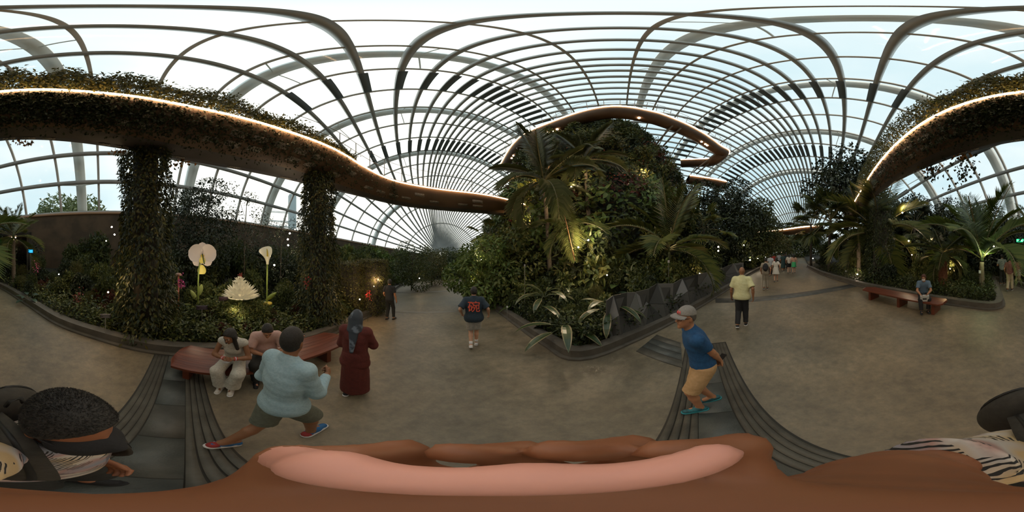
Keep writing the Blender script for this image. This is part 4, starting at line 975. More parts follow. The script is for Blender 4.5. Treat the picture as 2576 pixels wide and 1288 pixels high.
def pose(H,pz=None,lean=0,chest=0,footL=None,footR=None,handL=None,handR=None,yaw=0,pitch=0,tilt=0,poleL=(-.6,-1,-.3),poleR=(.6,-1,-.3),kneeL=(0,1,0),kneeR=(0,1,0),w=1.0,sh=1.0,px_=0,twist=0):
    s=H/1.75; b=Body(); b.s=s; b.w=w
    z=(pz if pz is not None else .93*s); b.pel=np.array([px_,0,z+.02*s]); Rt=rot('Z',twist)@rot('X',-lean); b.Rt=Rt
    b.che=b.pel+Rt@np.array([0,0,.33*s]); Rc=Rt@rot('X',-chest); b.Rc=Rc
    b.nek=b.che+Rc@np.array([0,-.01*s,.19*s]); b.shL=b.che+Rc@np.array([-.178*s*sh,0,.125*s]); b.shR=b.che+Rc@np.array([.178*s*sh,0,.125*s])
    b.Rh=Rt@rot('X',lean*.75+chest*.7)@rot('Z',yaw)@rot('X',-pitch)@rot('Y',tilt) 
    b.hd=b.nek+Rc@np.array([0,.02*s,.05*s])+b.Rh@np.array([0,.015*s,.095*s])
    b.hipL=np.array([px_-.085*s,0,z-.02*s]); b.hipR=np.array([px_+.085*s,0,z-.02*s])
    fl=np.array(footL if footL is not None else (-.1*s,0,.08*s),float); fr=np.array(footR if footR is not None else (.1*s,0,.08*s),float)
    b.knL,b.anL=ik(b.hipL,fl,.43*s,.42*s,kneeL); b.knR,b.anR=ik(b.hipR,fr,.43*s,.42*s,kneeR)
    hl=np.array(handL if handL is not None else b.shL+[-.1*s,.05*s,-.52*s],float); hr=np.array(handR if handR is not None else b.shR+[.1*s,.05*s,-.52*s],float)
    b.elL,b.wrL=ik(b.shL,hl,.29*s,.25*s,poleL); b.elR,b.wrR=ik(b.shR,hr,.29*s,.25*s,poleR)
    return b
def bounds(b,m=.16):
    P=np.array([b.pel,b.che,b.nek,b.hd+[0,0,.1],b.knL,b.knR,b.anL,b.anR,b.elL,b.elR,b.wrL,b.wrR]); lo=P.min(0)-m; hi=P.max(0)+m; lo[2]=min(lo[2],P.min(0)[2]-.1); return lo,hi
def hand(f,wr,el,side,s,palm=None,curl=.5,k=.006,spread=1.0):
    """palm, four unequal bent fingers and a thumb at the side of the palm"""
    d=norm(np.array(wr)-np.array(el)); pn=np.array(palm if palm is not None else (-side,0,0),float); pn=norm(pn-d*np.dot(pn,d)); a=norm(np.cross(d,pn))*side   # a towards the thumb
    c=wr+d*.045*s; f.cap(wr,c,.026*s,.03*s,k=.02,sq=(pn,1.5)); f.ell(wr+d*.055*s,np.array([.042,.018,.048])*s,np.stack([a,pn,d],1),k=.012)
    for i,(o,l) in enumerate(((.030,.072),(.011,.082),(-.009,.077),(-.028,.060))):
        p=wr+d*.088*s+a*o*s; d1=norm(d*math.cos(curl)+pn*math.sin(curl)+a*o*spread*3); q=p+d1*l*.5*s; d2=norm(d*math.cos(curl*2.1)+pn*math.sin(curl*2.1)); r=q+d2*l*.5*s
        f.cap(p,q,.0095*s,.0085*s,k=k); f.cap(q,r,.0085*s,.007*s,k=k)
    p=wr+d*.03*s+a*.032*s; q=p+norm(d*.7+a*.6+pn*.3)*.045*s; r=q+norm(d*.9+a*.1+pn*.4)*.032*s; f.cap(p,q,.013*s,.011*s,k=.008); f.cap(q,r,.011*s,.008*s,k=k)
def torso(f,b,infl=0,belly=0,bust=0,k=.06,low=True,wd=1.0):
    s=b.s; w=b.w*wd; R=b.Rt; Rc=b.Rc
    if low: f.ell(b.pel+[0,0,-.02*s],np.array([.165*w+infl,.115+infl,.14+infl*.3])*s,k=k)
    f.ell(b.pel+R@np.array([0,.0+belly*.5,.13])*s*1.0,np.array([.145*w+infl,.105+infl+belly,.17+infl])*s,R,k=k)
    f.ell(b.che+Rc@np.array([0,0,-.02])*s,np.array([.165*w+infl,.112+infl,.18+infl])*s,Rc,k=k)
    if bust: f.ell(b.che+Rc@np.array([-.06,.085,-.02])*s,.055*s+infl,k=.05); f.ell(b.che+Rc@np.array([.06,.085,-.02])*s,.055*s+infl,k=.05)
    f.cap(b.shL+(b.shR-b.shL)*.03-Rc@np.array([0,0,.004]),b.shR+(b.shL-b.shR)*.03-Rc@np.array([0,0,.004]),(.057+infl*.72)*s,k=k); f.cap(b.che+Rc@np.array([0,-.01,.1])*s,b.nek,(.075+infl)*s,(.058+infl*.4)*s,k=.05)
def person(pos,heading,b,label,skn='tan',h=.012,parts=(),face=True,hands=(None,None),curls=(.5,.5),foot=True,name='person'):
    """builds the continuous body; parts is a list of functions that add clothing"""
    s=b.s; o=tag(empty(name,pos,(0,0,-heading)),label,'person'); lo,hi=bounds(b); f=Fld(lo,hi,h)
    torso(f,b,-.012); R=b.Rh
    f.cap(b.nek-[0,0,.02],b.hd-R@np.array([0,.015,.06])*s,.056*s,.052*s,k=.03)
    f.ell(b.hd+R@np.array([0,-.008,.015])*s,np.array([.074,.095,.102])*s,R,k=.02); f.ell(b.hd+R@np.array([0,.028,-.055])*s,np.array([.054,.062,.062])*s,R,k=.035)
    if h<.016:
        f.cap(b.hd+R@np.array([0,.088,.012])*s,b.hd+R@np.array([0,.112,-.022])*s,.008*s,.014*s,k=.012)
        for x in(-1,1):
            f.ell(b.hd+R@np.array([x*.075,-.005,-.005])*s,np.array([.008,.02,.032])*s,R,k=.006)
            f.ell(b.hd+R@np.array([x*.032,.096,.012])*s,.017*s,k=.012,neg=True); f.cap(b.hd+R@np.array([x*.014,.091,.034])*s,b.hd+R@np.array([x*.05,.078,.032])*s,.008*s,k=.012)
        f.cap(b.hd+R@np.array([-.02,.088,-.055])*s,b.hd+R@np.array([.02,.088,-.055])*s,.008*s,k=.008); f.ell(b.hd+R@np.array([0,.078,-.095])*s,.02*s,k=.02)
    for sh,el,wr,sd,pl,cu in((b.shL,b.elL,b.wrL,-1,hands[0],curls[0]),(b.shR,b.elR,b.wrR,1,hands[1],curls[1])):
        f.cap(sh,el,.050*s,.040*s,k=.03); f.cap(el,el+(wr-el)*.35,.040*s,.040*s,k=.02); f.cap(el+(wr-el)*.35,wr,.040*s,.026*s,k=.02); hand(f,wr,el,sd,s*1.0,pl,cu)
    for hp,kn,an in((b.hipL,b.knL,b.anL),(b.hipR,b.knR,b.anR)):
        f.cap(hp,kn,.085*s,.056*s,k=.04); f.cap(kn,kn+(an-kn)*.35,.055*s,.056*s,k=.03); f.cap(kn+(an-kn)*.35,an,.056*s,.036*s,k=.02)
        if foot: f.cap(an,an+[0,.10*s,-.035*s],.036*s,.028*s,k=.03)
    P,F=f.mesh(); obj('body',P,F,skin(skn),o,True)
    if face and h<.016:
        for x in(-1,1):
            ey=MB().ball(b.hd+R@np.array([x*.032,.078,.011])*s,.0125*s,10).build('eye',m_eyew,o,True); MB().ball(b.hd+R@np.array([x*.032,.086,.011])*s,.006*s,8).build('iris',m_eye,ey,True)
            MB().tube([b.hd+R@np.array([x*.015,.098,.036])*s,b.hd+R@np.array([x*.048,.086,.036])*s],.004*s,5).build('eyebrow',m_eye,o,True)
        e=MB(); e.tube([b.hd+R@np.array([x,.094-abs(x)*.2,-.055])*s for x in(-.022,0,.022)],.004*s,5); e.build('mouth',m_lip,o,True)
    for p_ in parts: p_(o,b)
    return o
def C_top(name,mt,infl=.014,sl=.5,hem=-.06,h=.012,belly=0,slr=.068,slr2=None,amp=.006,bust=0,hood=False,part=None,wd=1.0,low=True,collar=False,flare=0):
    def fn(o,b):
        s=b.s; lo,hi=bounds(b); lo[2]=max(lo[2],b.pel[2]-.45); f=Fld(lo,hi,h); torso(f,b,infl,belly,bust,wd=wd,low=low)
        if flare: f.ell(b.pel+[0,0,hem*s*.4],np.array([.17*b.w*wd+flare,.12+flare,.15])*s,k=.08)
        for sh,el,wr in((b.shL,b.elL,b.wrL),(b.shR,b.elR,b.wrR)):
            if sl<=0: continue
            r2=slr2 or slr; sh=sh+(b.che-sh)*.05; a0=min(slr,.060+infl*.45)
            if sl<=1: f.cap(sh,sh+(el-sh)*sl,a0*s,r2*s,k=.03,flat=True)
            else: f.cap(sh,el,a0*s,(slr*.9)*s,k=.03); f.cap(el,el+(wr-el)*(sl-1),slr*.9*s,r2*s,k=.03,flat=True)
        f.cut(b.pel+[0,0,hem*s],(0,0,-1)); 
        f.ell(b.nek+b.Rc@np.array([0,.03,.055])*s,np.array([.064,.064,.05])*s,b.Rc,k=.01,neg=True)
        P,F=f.mesh(amp,7,1,(1,1,1.6)); c=obj(part or name,P,F,mt,o,True)
        if collar:
            e=MB(); ps=[b.nek+b.Rc@np.array([.066*math.sin(a),.066*math.cos(a)+.005,.022-.02*math.cos(a)])*s for a in np.linspace(-2.9,2.9,17)]; e.tube(ps,.013*s,6); e.build('collar',mt,c,True)
    return fn
def C_legs(name,mt,frac=.95,r=(.098,.078,.062),h=.012,amp=.006,infl=.012,top=.10,part=None):
    def fn(o,b):
        s=b.s; lo,hi=bounds(b); hi[2]=min(hi[2],b.pel[2]+.3); f=Fld(lo,hi,h); f.ell(b.pel+[0,0,-.02*s],np.array([.168*b.w+infl,.12+infl,.15])*s,k=.05)
        for hp,kn,an in((b.hipL,b.knL,b.anL),(b.hipR,b.knR,b.anR)):
            if frac<=.5: f.cap(hp,hp+(kn-hp)*frac*2,r[0]*s,r[1]*s,k=.04,flat=True)
            else: f.cap(hp,kn,r[0]*s,r[1]*s,k=.04); f.cap(kn,kn+(an-kn)*(frac-.5)*2,r[1]*s,r[2]*s,k=.03,flat=True)
        f.cut(b.pel+[0,0,top*s],(0,0,1)); P,F=f.mesh(amp,8,2,(1,1,1.4)); obj(part or name,P,F,mt,o,True)
    return fn
def C_skirt(name,mt,zlow,r0,r1,h=.014,amp=.012,part=None):
    def fn(o,b):
        s=b.s; lo,hi=bounds(b,.25); f=Fld(lo,hi,h); m=(b.anL+b.anR)/2; bot=b.pel*1.0; bot[:2]=(b.pel[:2]*.5+m[:2]*.5); bot[2]=zlow
        f.ell(b.pel,np.array([.17*b.w,.13,.15])*s,k=.05); f.cap(b.pel,bot,r0*s,r1*s,k=.05,flat=True,sq=((0,1,0),1.15))
        for kn in(b.knL,b.knR):
            if kn[2]>zlow: f.cap(b.pel-[0,0,.05],kn,.12*s,.10*s,k=.06)
        P,F=f.mesh(amp,5,3,(1.8,1.8,.5)); obj(part or name,P,F,mt,o,True)
    return fn
def C_shoes(mt,sole=m_sole,h=.010,yaw=0,pit=(0,0),extra=None,size=1.0):
    def fn(o,b):
        s=b.s*size
        for an,pp_,sd in((b.anL,pit[0],-1),(b.anR,pit[1],1)):
            R=rot('Z',-yaw+sd*-.08)@rot('X',pp_); 
            lo=an-.26; hi=an+.26; f=Fld(lo,hi,h); q=lambda x,y,z:an+R@np.array([x,y,z])*s
            f.cap(q(0,-.045,-.04),q(0,.15,-.05),.040*s,.036*s,k=.03); f.cap(q(0,0,.01),q(0,.05,-.03),.046*s,.042*s,k=.03,flat0=True); f.cut(q(0,0,-.066),R@np.array([0,0,-1.0]))
            P,F=f.mesh(); so=obj('shoe',P,F,mt,o,True)
            f=Fld(lo,hi,h); f.cap(q(0,-.048,-.066),q(0,.155,-.066),.047*s,.043*s,k=.02); f.cut(q(0,0,-.082),R@np.array([0,0,-1.0])); f.cut(q(0,0,-.056),R@np.array([0,0,1.0])); P,F=f.mesh()
            if len(P): obj('sole',P,F,sole,so,True)
            if extra: extra(so,q,s)
    return fn
def C_hair(mt=m_hair,th=.014,line=(.055,.045),long_=None,h=.008,nape=-.03,amp=.004):
    def fn(o,b):
        s=b.s; R=b.Rh; f=Fld(b.hd-.34,b.hd+.2,h)
        f.ell(b.hd+R@np.array([0,-.012,.022])*s,np.array([.074+th,.095+th,.102+th])*s,R,k=.01)
        n=R@np.array([0,.80,-.60]); f.cut(b.hd+R@np.array([0,line[0],line[1]])*s,n)
        f.cut(b.hd+R@np.array([0,-.05,nape-.03])*s,R@np.array([0,.15,-1]))
        if long_:
            for a,c,r1,r2 in long_: f.cap(b.hd+R@np.array(a)*s,b.hd+R@np.array(c)*s,r1*s,r2*s,k=.03)
        P,F=f.mesh(amp,22,5); obj('hair',P,F,mt,o,True)
    return fn
def feet_pos(pos): return np.array([pos[0],pos[1],gz(pos[0],pos[1])])
# ================================================================ the people, each in the photo's place and pose
def hdg(deg): return math.radians(deg)
# ---- man in the pale blue sweater, striding past close by
m_sweat=cloth('pale_blue_knit',(.27,.40,.46),(.33,.46,.52),60)
m_shorts=cloth('grey_green_shorts',(.10,.11,.085),(.13,.14,.11))
m_shoe_b=mat('blue_canvas',(.015,.10,.26),.7); m_shoe_r=mat('dark_red_canvas',(.25,.02,.02),.7); m_wht=mat('white_rubber',(.6,.58,.58),.6)
A=G(575,1128); B=G(750,1076); mid=(A+B)/2; dxy=(B-A)[:2]; hd_=math.atan2(dxy[0],dxy[1]); half=np.linalg.norm(dxy)/2
pb=AD(712,1.10); pb=feet_pos(pb)
def loc2(p,o,hh):                                   # world point into a figure's own frame
    d=np.array(p)-o; c,s_=math.cos(hh),math.sin(hh); return np.array([d[0]*c-d[1]*s_,d[0]*s_+d[1]*c,d[2]])
hh=hd_; ca=loc2(A,pb,hh); cb=loc2(B,pb,hh)
b=pose(1.76,pz=.90,lean=.08,chest=.10,footL=(-.09,ca[1]-.02,ca[2]+.13),footR=(.09,cb[1]-.02,cb[2]+.085),handL=(-.20,.24,.98),handR=(.14,.34,1.10),yaw=.12,pitch=.12,poleR=(.35,-1,-.5),poleL=(-.4,-1,-.3),sh=.92,w=.9)
def laces(so,q,s):
    e=MB(); e.tube([q(-.044,-.02,-.03),q(-.046,.05,-.045),q(-.03,.13,-.045)],.006*s,5); e.tube([q(.044,-.02,-.03),q(.046,.05,-.045),q(.03,.13,-.045)],.006*s,5); e.build('side_stripe',m_wht,so,True)
    e=MB()
    for i in range(4): e.tube([q(-.022,.03+.02*i,.008-.008*i),q(0,.035+.02*i,.016-.009*i),q(.022,.03+.02*i,.008-.008*i)],.0035*s,5)
    e.build('lace',m_wht,so,True)
    e=MB(); e.ball(q(0,-.045,-.035),(.045*s,.05*s,.036*s),10); e.build('heel_patch',m_shoe_r,so,True)
person(pb,hh,b,'person in a loose pale blue sweater and shorts striding past in blue sneakers','brown',.009,[
  C_top('sweater',m_sweat,.026,1.93,-.12,.009,slr=.068,slr2=.042,amp=.010,flare=.025),C_legs('shorts',m_shorts,.47,(.108,.106,.1),.010,infl=-.01,top=-.02),
  C_shoes(m_shoe_b,m_wht,.008,0,(-.55,.0),laces),C_hair(th=.008,line=(.045,.04),nape=-.045,amp=.002)],curls=(.6,1.2))
# ---- man with the grey cap, hands behind his back
m_tee=cloth('royal_blue_tee',(.008,.055,.15),(.012,.075,.19),40); m_khaki=cloth('khaki_shorts',(.42,.26,.12),(.48,.30,.15),30)
m_cap=cloth('grey_cap_cloth',(.20,.19,.18),(.25,.24,.22),60); m_teal=mat('teal_running_shoe',(.01,.16,.20),.6,c2=(.02,.05,.06),scale=14); m_pink=mat('coral_print',(.8,.10,.10),.6)
p=feet_pos(G(1768,1022)); hh=hdg(-42)
b=pose(1.71,pz=.895,lean=.22,chest=.14,footL=(-.07,.05,.085),footR=(.08,-.14,.10),handL=(-.02,-.19,.90),handR=(.05,-.17,.88),yaw=.35,pitch=.02,poleL=(-1,-.5,.1),poleR=(1,-.5,.1),w=.98)
def capfn(o,b):
    s=b.s; R=b.Rh; f=Fld(b.hd-.22,b.hd+.25,.007); c=b.hd+R@np.array([0,-.008,.03])*s
    f.ell(c,np.array([.086,.108,.105])*s,R,k=.01); f.cut(b.hd+R@np.array([0,0,.042])*s,R@np.array([0,.12,-1])); P,F=f.mesh(); k=obj('cap',P,F,m_cap,o,True)
    V=[];Fq=[]
    for lift in(0,.006):
        for i in range(9):
            a=(i-4)/4*1.15
            for r,z in((.098,.044),(.14,.040),(.172,.030)):
                x=math.sin(a)*min(r,.098+(r-.098)*.35)*.88; y=math.cos(a)*.0+ (math.cos(a)*.098 if r<.1 else .098*math.cos(a)+(r-.098)*math.cos(a*.8)); V.append(b.hd+R@np.array([x,y,z-.008*abs(a)**2+lift])*s)
    for l_ in(0,27):
        for i in range(8):
            for j in range(2): q=l_+i*3+j; Fq.append((q,q+3,q+4,q+1) if l_ else (q,q+1,q+4,q+3))
    for i in range(8): q=i*3+2; Fq.append((q,q+3,q+30,q+27))
    obj('brim',V,Fq,m_cap,k,True)
    e=MB()
    for x0,z0,x1,z1 in((-.03,.06,-.016,.088),(-.016,.088,-.004,.062),(.006,.06,.016,.088),(.016,.088,.03,.06),(.008,.074,.026,.074)):
        def on(x,z):
            y=.108*math.sqrt(max(0,1-(x/.086)**2-((z-.03)/.105)**2))-.006; return b.hd+R@np.array([x,y,z])*s
        e.tube([on(x0,z0),on((x0+x1)/2,(z0+z1)/2),on(x1,z1)],.0045*s,5)
    e.build('emblem',m_pink,k,True)
    e=MB(); e.lathe([(.006,-.002),(.004,.004)],b.hd+R@np.array([0,-.008,.136])*s,8); e.build('button',m_cap,k)
def specs(o,b):
    s=b.s;R=b.Rh; e=MB(); 
    for x in(-1,1): e.tube([b.hd+R@np.array([x*.035+.024*math.cos(a),.104-abs(.024*math.cos(a)+x*.035)*.25,.008+.017*math.sin(a)])*s for a in np.linspace(0,2*PI,14)],.0028*s,5); e.tube([b.hd+R@np.array([x*.060,.090,.012])*s,b.hd+R@np.array([x*.078,.0,.014])*s],.003*s,5)
    e.tube([b.hd+R@np.array([-.012,.102,.012])*s,b.hd+R@np.array([.012,.102,.012])*s],.0028*s,5); e.build('glasses',m_black,o,True)
person(p,hh,b,'person in a grey cap, blue tee and khaki shorts, hands clasped behind the back','tan',.009,[
  C_top('tee_shirt',m_tee,.020,.62,-.10,.009,slr=.072,slr2=.07,amp=.008),C_legs('shorts',m_khaki,.48,(.104,.098,.09),.010,.007),
  C_shoes(m_teal,mat('teal_sole',(.02,.22,.26),.6),.008,0,(0,-.25)),C_hair(mat('grey_hair',(.10,.09,.08),.7),.006,(-.01,.02),h=.008),capfn,specs],curls=(.9,.9),hands=((0,1,0),(0,1,0)))
R_=np.array(Matrix.Rotation(-hh,3,'Z')); ph=p+R_@(b.wrR+np.array([.02,-.08,-.05]))
e=MB(); e.box((0,0,0),(.075,.155,.010),rot('X',-.5)@rot('Z',.4)); t_=e.build('mobile_phone',mat('phone_black',(.012,.012,.014),.25),None); t_.location=ph; t_.rotation_euler=(0,0,-hh); tag(t_,'dark phone held behind the back of the person in the grey cap','phone')
# ---- woman in the long dark red dress and headscarf, seen from behind
m_abaya=cloth('dark_red_dress',(.085,.014,.010),(.11,.018,.013),25)
m_scarf=mat('patterned_grey_blue_scarf',(.03,.04,.055),.7,c2=(.13,.16,.20),scale=9,detail=3,bump=.1,stops=(.52,.60))
p=feet_pos(G(893,985)); hh=hdg(-38)
b=pose(1.60,lean=.06,footL=(-.08,-.10,.09),footR=(.08,.06,.08),handL=(-.10,.24,1.08),handR=(.10,.25,1.12),pitch=.25,yaw=-.1,poleL=(-.5,-.6,-1),poleR=(.7,-.5,-1),w=1.05)
def scarf(o,b):
    s=b.s;R=b.Rh; f=Fld(b.hd-.50,b.hd+.22,.010); f.ell(b.hd+R@np.array([0,-.012,.02])*s,np.array([.092,.112,.118])*s,R,k=.02); f.cap(b.hd+R@np.array([0,-.02,-.05])*s,b.nek+[0,-.01,-.05],.085*s,.135*s,k=.05,sq=((0,1,0),1.2),flat=True)
    f.cap(b.hd+R@np.array([0,-.055,-.04])*s,b.che+[.01,-.20,-.13],.105*s,.03*s,k=.04,sq=((0,1,0),1.5)); f.ell(b.hd+R@np.array([0,.098,-.02])*s,np.array([.058,.06,.075])*s,R,k=.015,neg=True)
    P,F=f.mesh(.006,8,4); obj('headscarf',P,F,m_scarf,o,True)
person(p,hh,b,'person in a long dark red dress and patterned grey headscarf, seen from behind','tan',.011,[
  C_top('tunic',m_abaya,.030,1.85,-.38,.012,slr=.078,slr2=.05,amp=.010,flare=.05),C_skirt('long_skirt',m_abaya,.10,.19,.22,.013,.014),C_shoes(m_black,m_wht,.010,0,(-.1,0)),scarf],curls=(1.0,1.0))
# ---- man in black standing by the left kerb
m_navy=cloth('black_navy_tee',(.012,.014,.018)); m_dk=cloth('dark_trousers',(.018,.018,.016))
p=feet_pos(G(980,804)); hh=hdg(-15)
b=pose(1.74,lean=.0,footL=(-.11,-.03,.08),footR=(.13,.10,.08),handR=(.27,.06,.86),handL=(-.2,.12,.92),yaw=.5,pitch=.05)
person(p,hh,b,'person in black tee and trousers standing at the edge of the descending path','tan',.013,[
  C_top('tee_shirt',m_navy,.026,.7,-.08,.013,slr=.075,amp=.006),C_legs('trousers',m_dk,.95,(.10,.075,.062),.013),C_shoes(mat('brown_shoe',(.05,.03,.02),.5),mat('dark_sole',(.03,.025,.02),.7),.012,0),C_hair(th=.012)])
# ---- man walking away, navy tee with a red character on its back
m_nt=cloth('navy_tee',(.018,.032,.048),(.022,.04,.06),30); m_ls=cloth('light_striped_shorts',(.42,.40,.36),(.25,.25,.24),14,stretch=(1,1,6))
p=feet_pos(G(1192,872)); hh=hdg(-14)
b=pose(1.70,lean=.03,footL=(-.07,-.14,.14),footR=(.06,.12,.08),handR=(.37,.08,.94),handL=(-.30,.05,.98),w=1.18,sh=1.12,pitch=.1)
def kanji(o,b):
    cu=bpy.data.curves.new('character','FONT'); cu.body='\u7897'; cu.size=.30; cu.align_x='CENTER'; cu.align_y='CENTER'; cu.extrude=.001; cu.offset=.002
    cu.materials.append(mat('orange_red_print',(.80,.13,.08),.7)); t=bpy.data.objects.new('printed_character',cu); COL.objects.link(t); t.parent=o
    bpy.context.view_layer.update(); me=bpy.data.meshes.new_from_object(t); bpy.data.objects.remove(t); t=link('printed_character',me,o)
    t.location=Vector(b.che+np.array([0,-.178,-.03])*b.s); t.rotation_euler=(PI/2+.05,0,0)
person(p,hh,b,'person in a boxy navy tee with a red character on the back, walking away','light',.012,[
  C_top('tee_shirt',m_nt,.040,.85,-.13,.012,slr=.095,slr2=.095,amp=.006,flare=.03),C_legs('shorts',m_ls,.42,(.115,.115,.11),.012),C_shoes(m_wht,m_wht,.010,0,(-.5,0)),C_hair(th=.014,nape=-.04),kanji,
  lambda o,b:[MB().tube([b.anL+[0,0,.0],b.anL+(b.knL-b.anL)*.25],[.04,.045],10).build('sock',m_wht,o,True),MB().tube([b.anR,b.anR+(b.knR-b.anR)*.25],[.04,.045],10).build('sock',m_wht,o,True)]])
# ---- large bald man in the pale yellow shirt
m_yel=cloth('pale_yellow_shirt',(.52,.50,.27),(.57,.55,.32),20)
p=feet_pos(G(1866,822)); hh=hdg(86)
b=pose(1.76,footL=(-.10,-.14,.12),footR=(.10,.14,.08),handL=(-.30,.10,.90),handR=(.31,-.06,.92),w=1.2,sh=1.12,lean=.03)
person(p,hh,b,'bald person in a pale yellow short sleeved shirt and black trousers walking away','brown',.012,[
  C_top('shirt',m_yel,.034,.82,-.10,.012,.03,.088,.088,.008,flare=.015,collar=True),C_legs('trousers',m_black,.97,(.11,.085,.07),.012),C_shoes(m_black,m_wht,.010,0,(-.35,0))])
# ---- people farther along the upper path
def simple(px,py,deg,label,top,legs,H=1.68,sk='tan',hair=True,skirt=None,short=False,sleeve=.7,step=.12,hw=None,rr=None,extra=(),h=.018,hairkw={},w=1.0,hemd=-.08):
    p=feet_pos(G(px,py)); b=pose(H,footL=(-.09,-step,.10),footR=(.09,step,.08),handL=(-.24,.12,.9*H/1.7) if hw is None else hw[0],handR=(.25,-.05,.9*H/1.7) if hw is None else hw[1],w=w)
    parts=[C_top('shirt',top,.022,sleeve,hemd,h*.9,slr=.075,amp=.004)]
    if skirt: parts.append(C_skirt('skirt',legs,skirt[0],skirt[1],skirt[2],h*.9))
    elif short: parts.append(C_legs('shorts',legs,.42,(.105,.105,.1),h*.9))
    else: parts.append(C_legs('trousers',legs,.95,(.10,.082,.075),h*.9))
    parts.append(C_shoes(m_black,m_sole,.014,0,(-.3,0)))
    if hair: parts.append(C_hair(h=.012,**hairkw))
    return person(p,hdg(deg),b,label,sk,h,parts+list(extra)),b,p
LONG=dict(long_=[((0,-.08,.0),(0,-.10,-.20),.07,.05)])
m_tan=cloth('tan_cloth',(.24,.20,.15),(.28,.24,.18)); m_cream=cloth('cream_cloth',(.50,.46,.40),(.55,.52,.46)); m_grn=cloth('bright_green_cloth',(.05,.36,.14)); m_gry=cloth('grey_white_cloth',(.36,.38,.40)); m_teal2=cloth('dark_teal_cloth',(.02,.05,.05))
o,b,p=simple(1926,728,92,'person in tan clothes with a dark backpack walking away on the upper path',m_tan,m_tan,1.72)
e=MB(); e.ball((0,-.18,1.22),(.15,.10,.22),12); e.box((0,-.27,1.14),(.2,.03,.16)); t_=e.build('backpack',m_black,None,True); t_.location=p; t_.rotation_euler=(0,0,-hdg(92)); tag(t_,'dark backpack worn by the tan clothed walker on the upper path','backpack')
simple(1952,709,94,'person in a knee length white dress walking away up the path',m_cream,m_cream,1.6,hairkw=LONG,skirt=(.52,.19,.27),sk='light')
simple(1938,694,93,'person in a pale grey shirt just ahead of the white dress',m_gry,m_black,1.7)
simple(1985,687,96,'person in a white top and black shorts beside the green skirt',m_cream,m_black,1.66,short=True,sk='light',hairkw=LONG)
simple(1997,688,97,'person in a bright green skirt on the far path',cloth('skin_tone_top',(.42,.25,.17)),m_grn,1.62,skirt=(.55,.19,.24),sk='light',hairkw=LONG)
simple(1970,682,90,'person in dark teal clothes in the far cluster of walkers',m_teal2,m_teal2,1.66,skirt=(.3,.2,.24))
simple(1976,678,120,'person in a dark top at the back of the far cluster of walkers',m_black,m_dk,1.7)
simple(1960,676,80,'person in a grey shirt farthest up the path, left of the cluster',m_gry,m_dk,1.7)
simple(1947,678,85,'person in a red top beyond the pale grey shirt',cloth('red_cloth',(.30,.03,.02)),m_dk,1.62)
# ---- three people by the corridor door
m_chk=mat('patterned_shirt',(.10,.13,.16),.8,c2=(.32,.33,.30),scale=22,detail=2); m_mar=mat('maroon_check_shirt',(.13,.03,.03),.8,c2=(.20,.09,.08),scale=26,detail=2); m_beige=cloth('beige_trousers',(.42,.34,.24),(.46,.38,.28))
simple(2521,717,178,'person in a patterned grey shirt and dark trousers by the corridor',m_chk,m_dk,1.74,hw=[(-.16,.22,1.12),(.14,.22,1.12)],h=.014)
simple(2540,732,185,'person in a maroon check shirt and beige trousers walking out of the corridor',m_mar,m_beige,1.70,h=.014,w=1.08)
simple(2560,715,200,'person in a pink top and white shorts at the corridor door',cloth('pink_top',(.42,.18,.14)),m_cream,1.60,short=True,sk='light',hairkw=LONG,h=.014)
# ================================================================ benches
m_bench=bpy.data.materials.new('red_brown_laminated_wood'); m_bench.use_nodes=True; t=m_bench.node_tree; bb=t.nodes['Principled BSDF']
x=t.nodes.new('ShaderNodeTexCoord'); q=t.nodes.new('ShaderNodeMapping'); q.inputs['Scale'].default_value=(1.2,26,26); n=t.nodes.new('ShaderNodeTexNoise'); n.inputs['Scale'].default_value=1.0; n.inputs['Detail'].default_value=4
r=t.nodes.new('ShaderNodeValToRGB'); r.color_ramp.elements[0].position=.3; r.color_ramp.elements[1].position=.7; r.color_ramp.elements[0].color=(.07,.016,.008,1); r.color_ramp.elements[1].color=(.17,.046,.022,1)
t.links.new(x.outputs['UV'],q.inputs[0]); t.links.new(q.outputs[0],n.inputs['Vector']); t.links.new(n.outputs[0],r.inputs[0]); t.links.new(r.outputs[0],bb.inputs['Base Color']); bb.inputs['Roughness'].default_value=.38
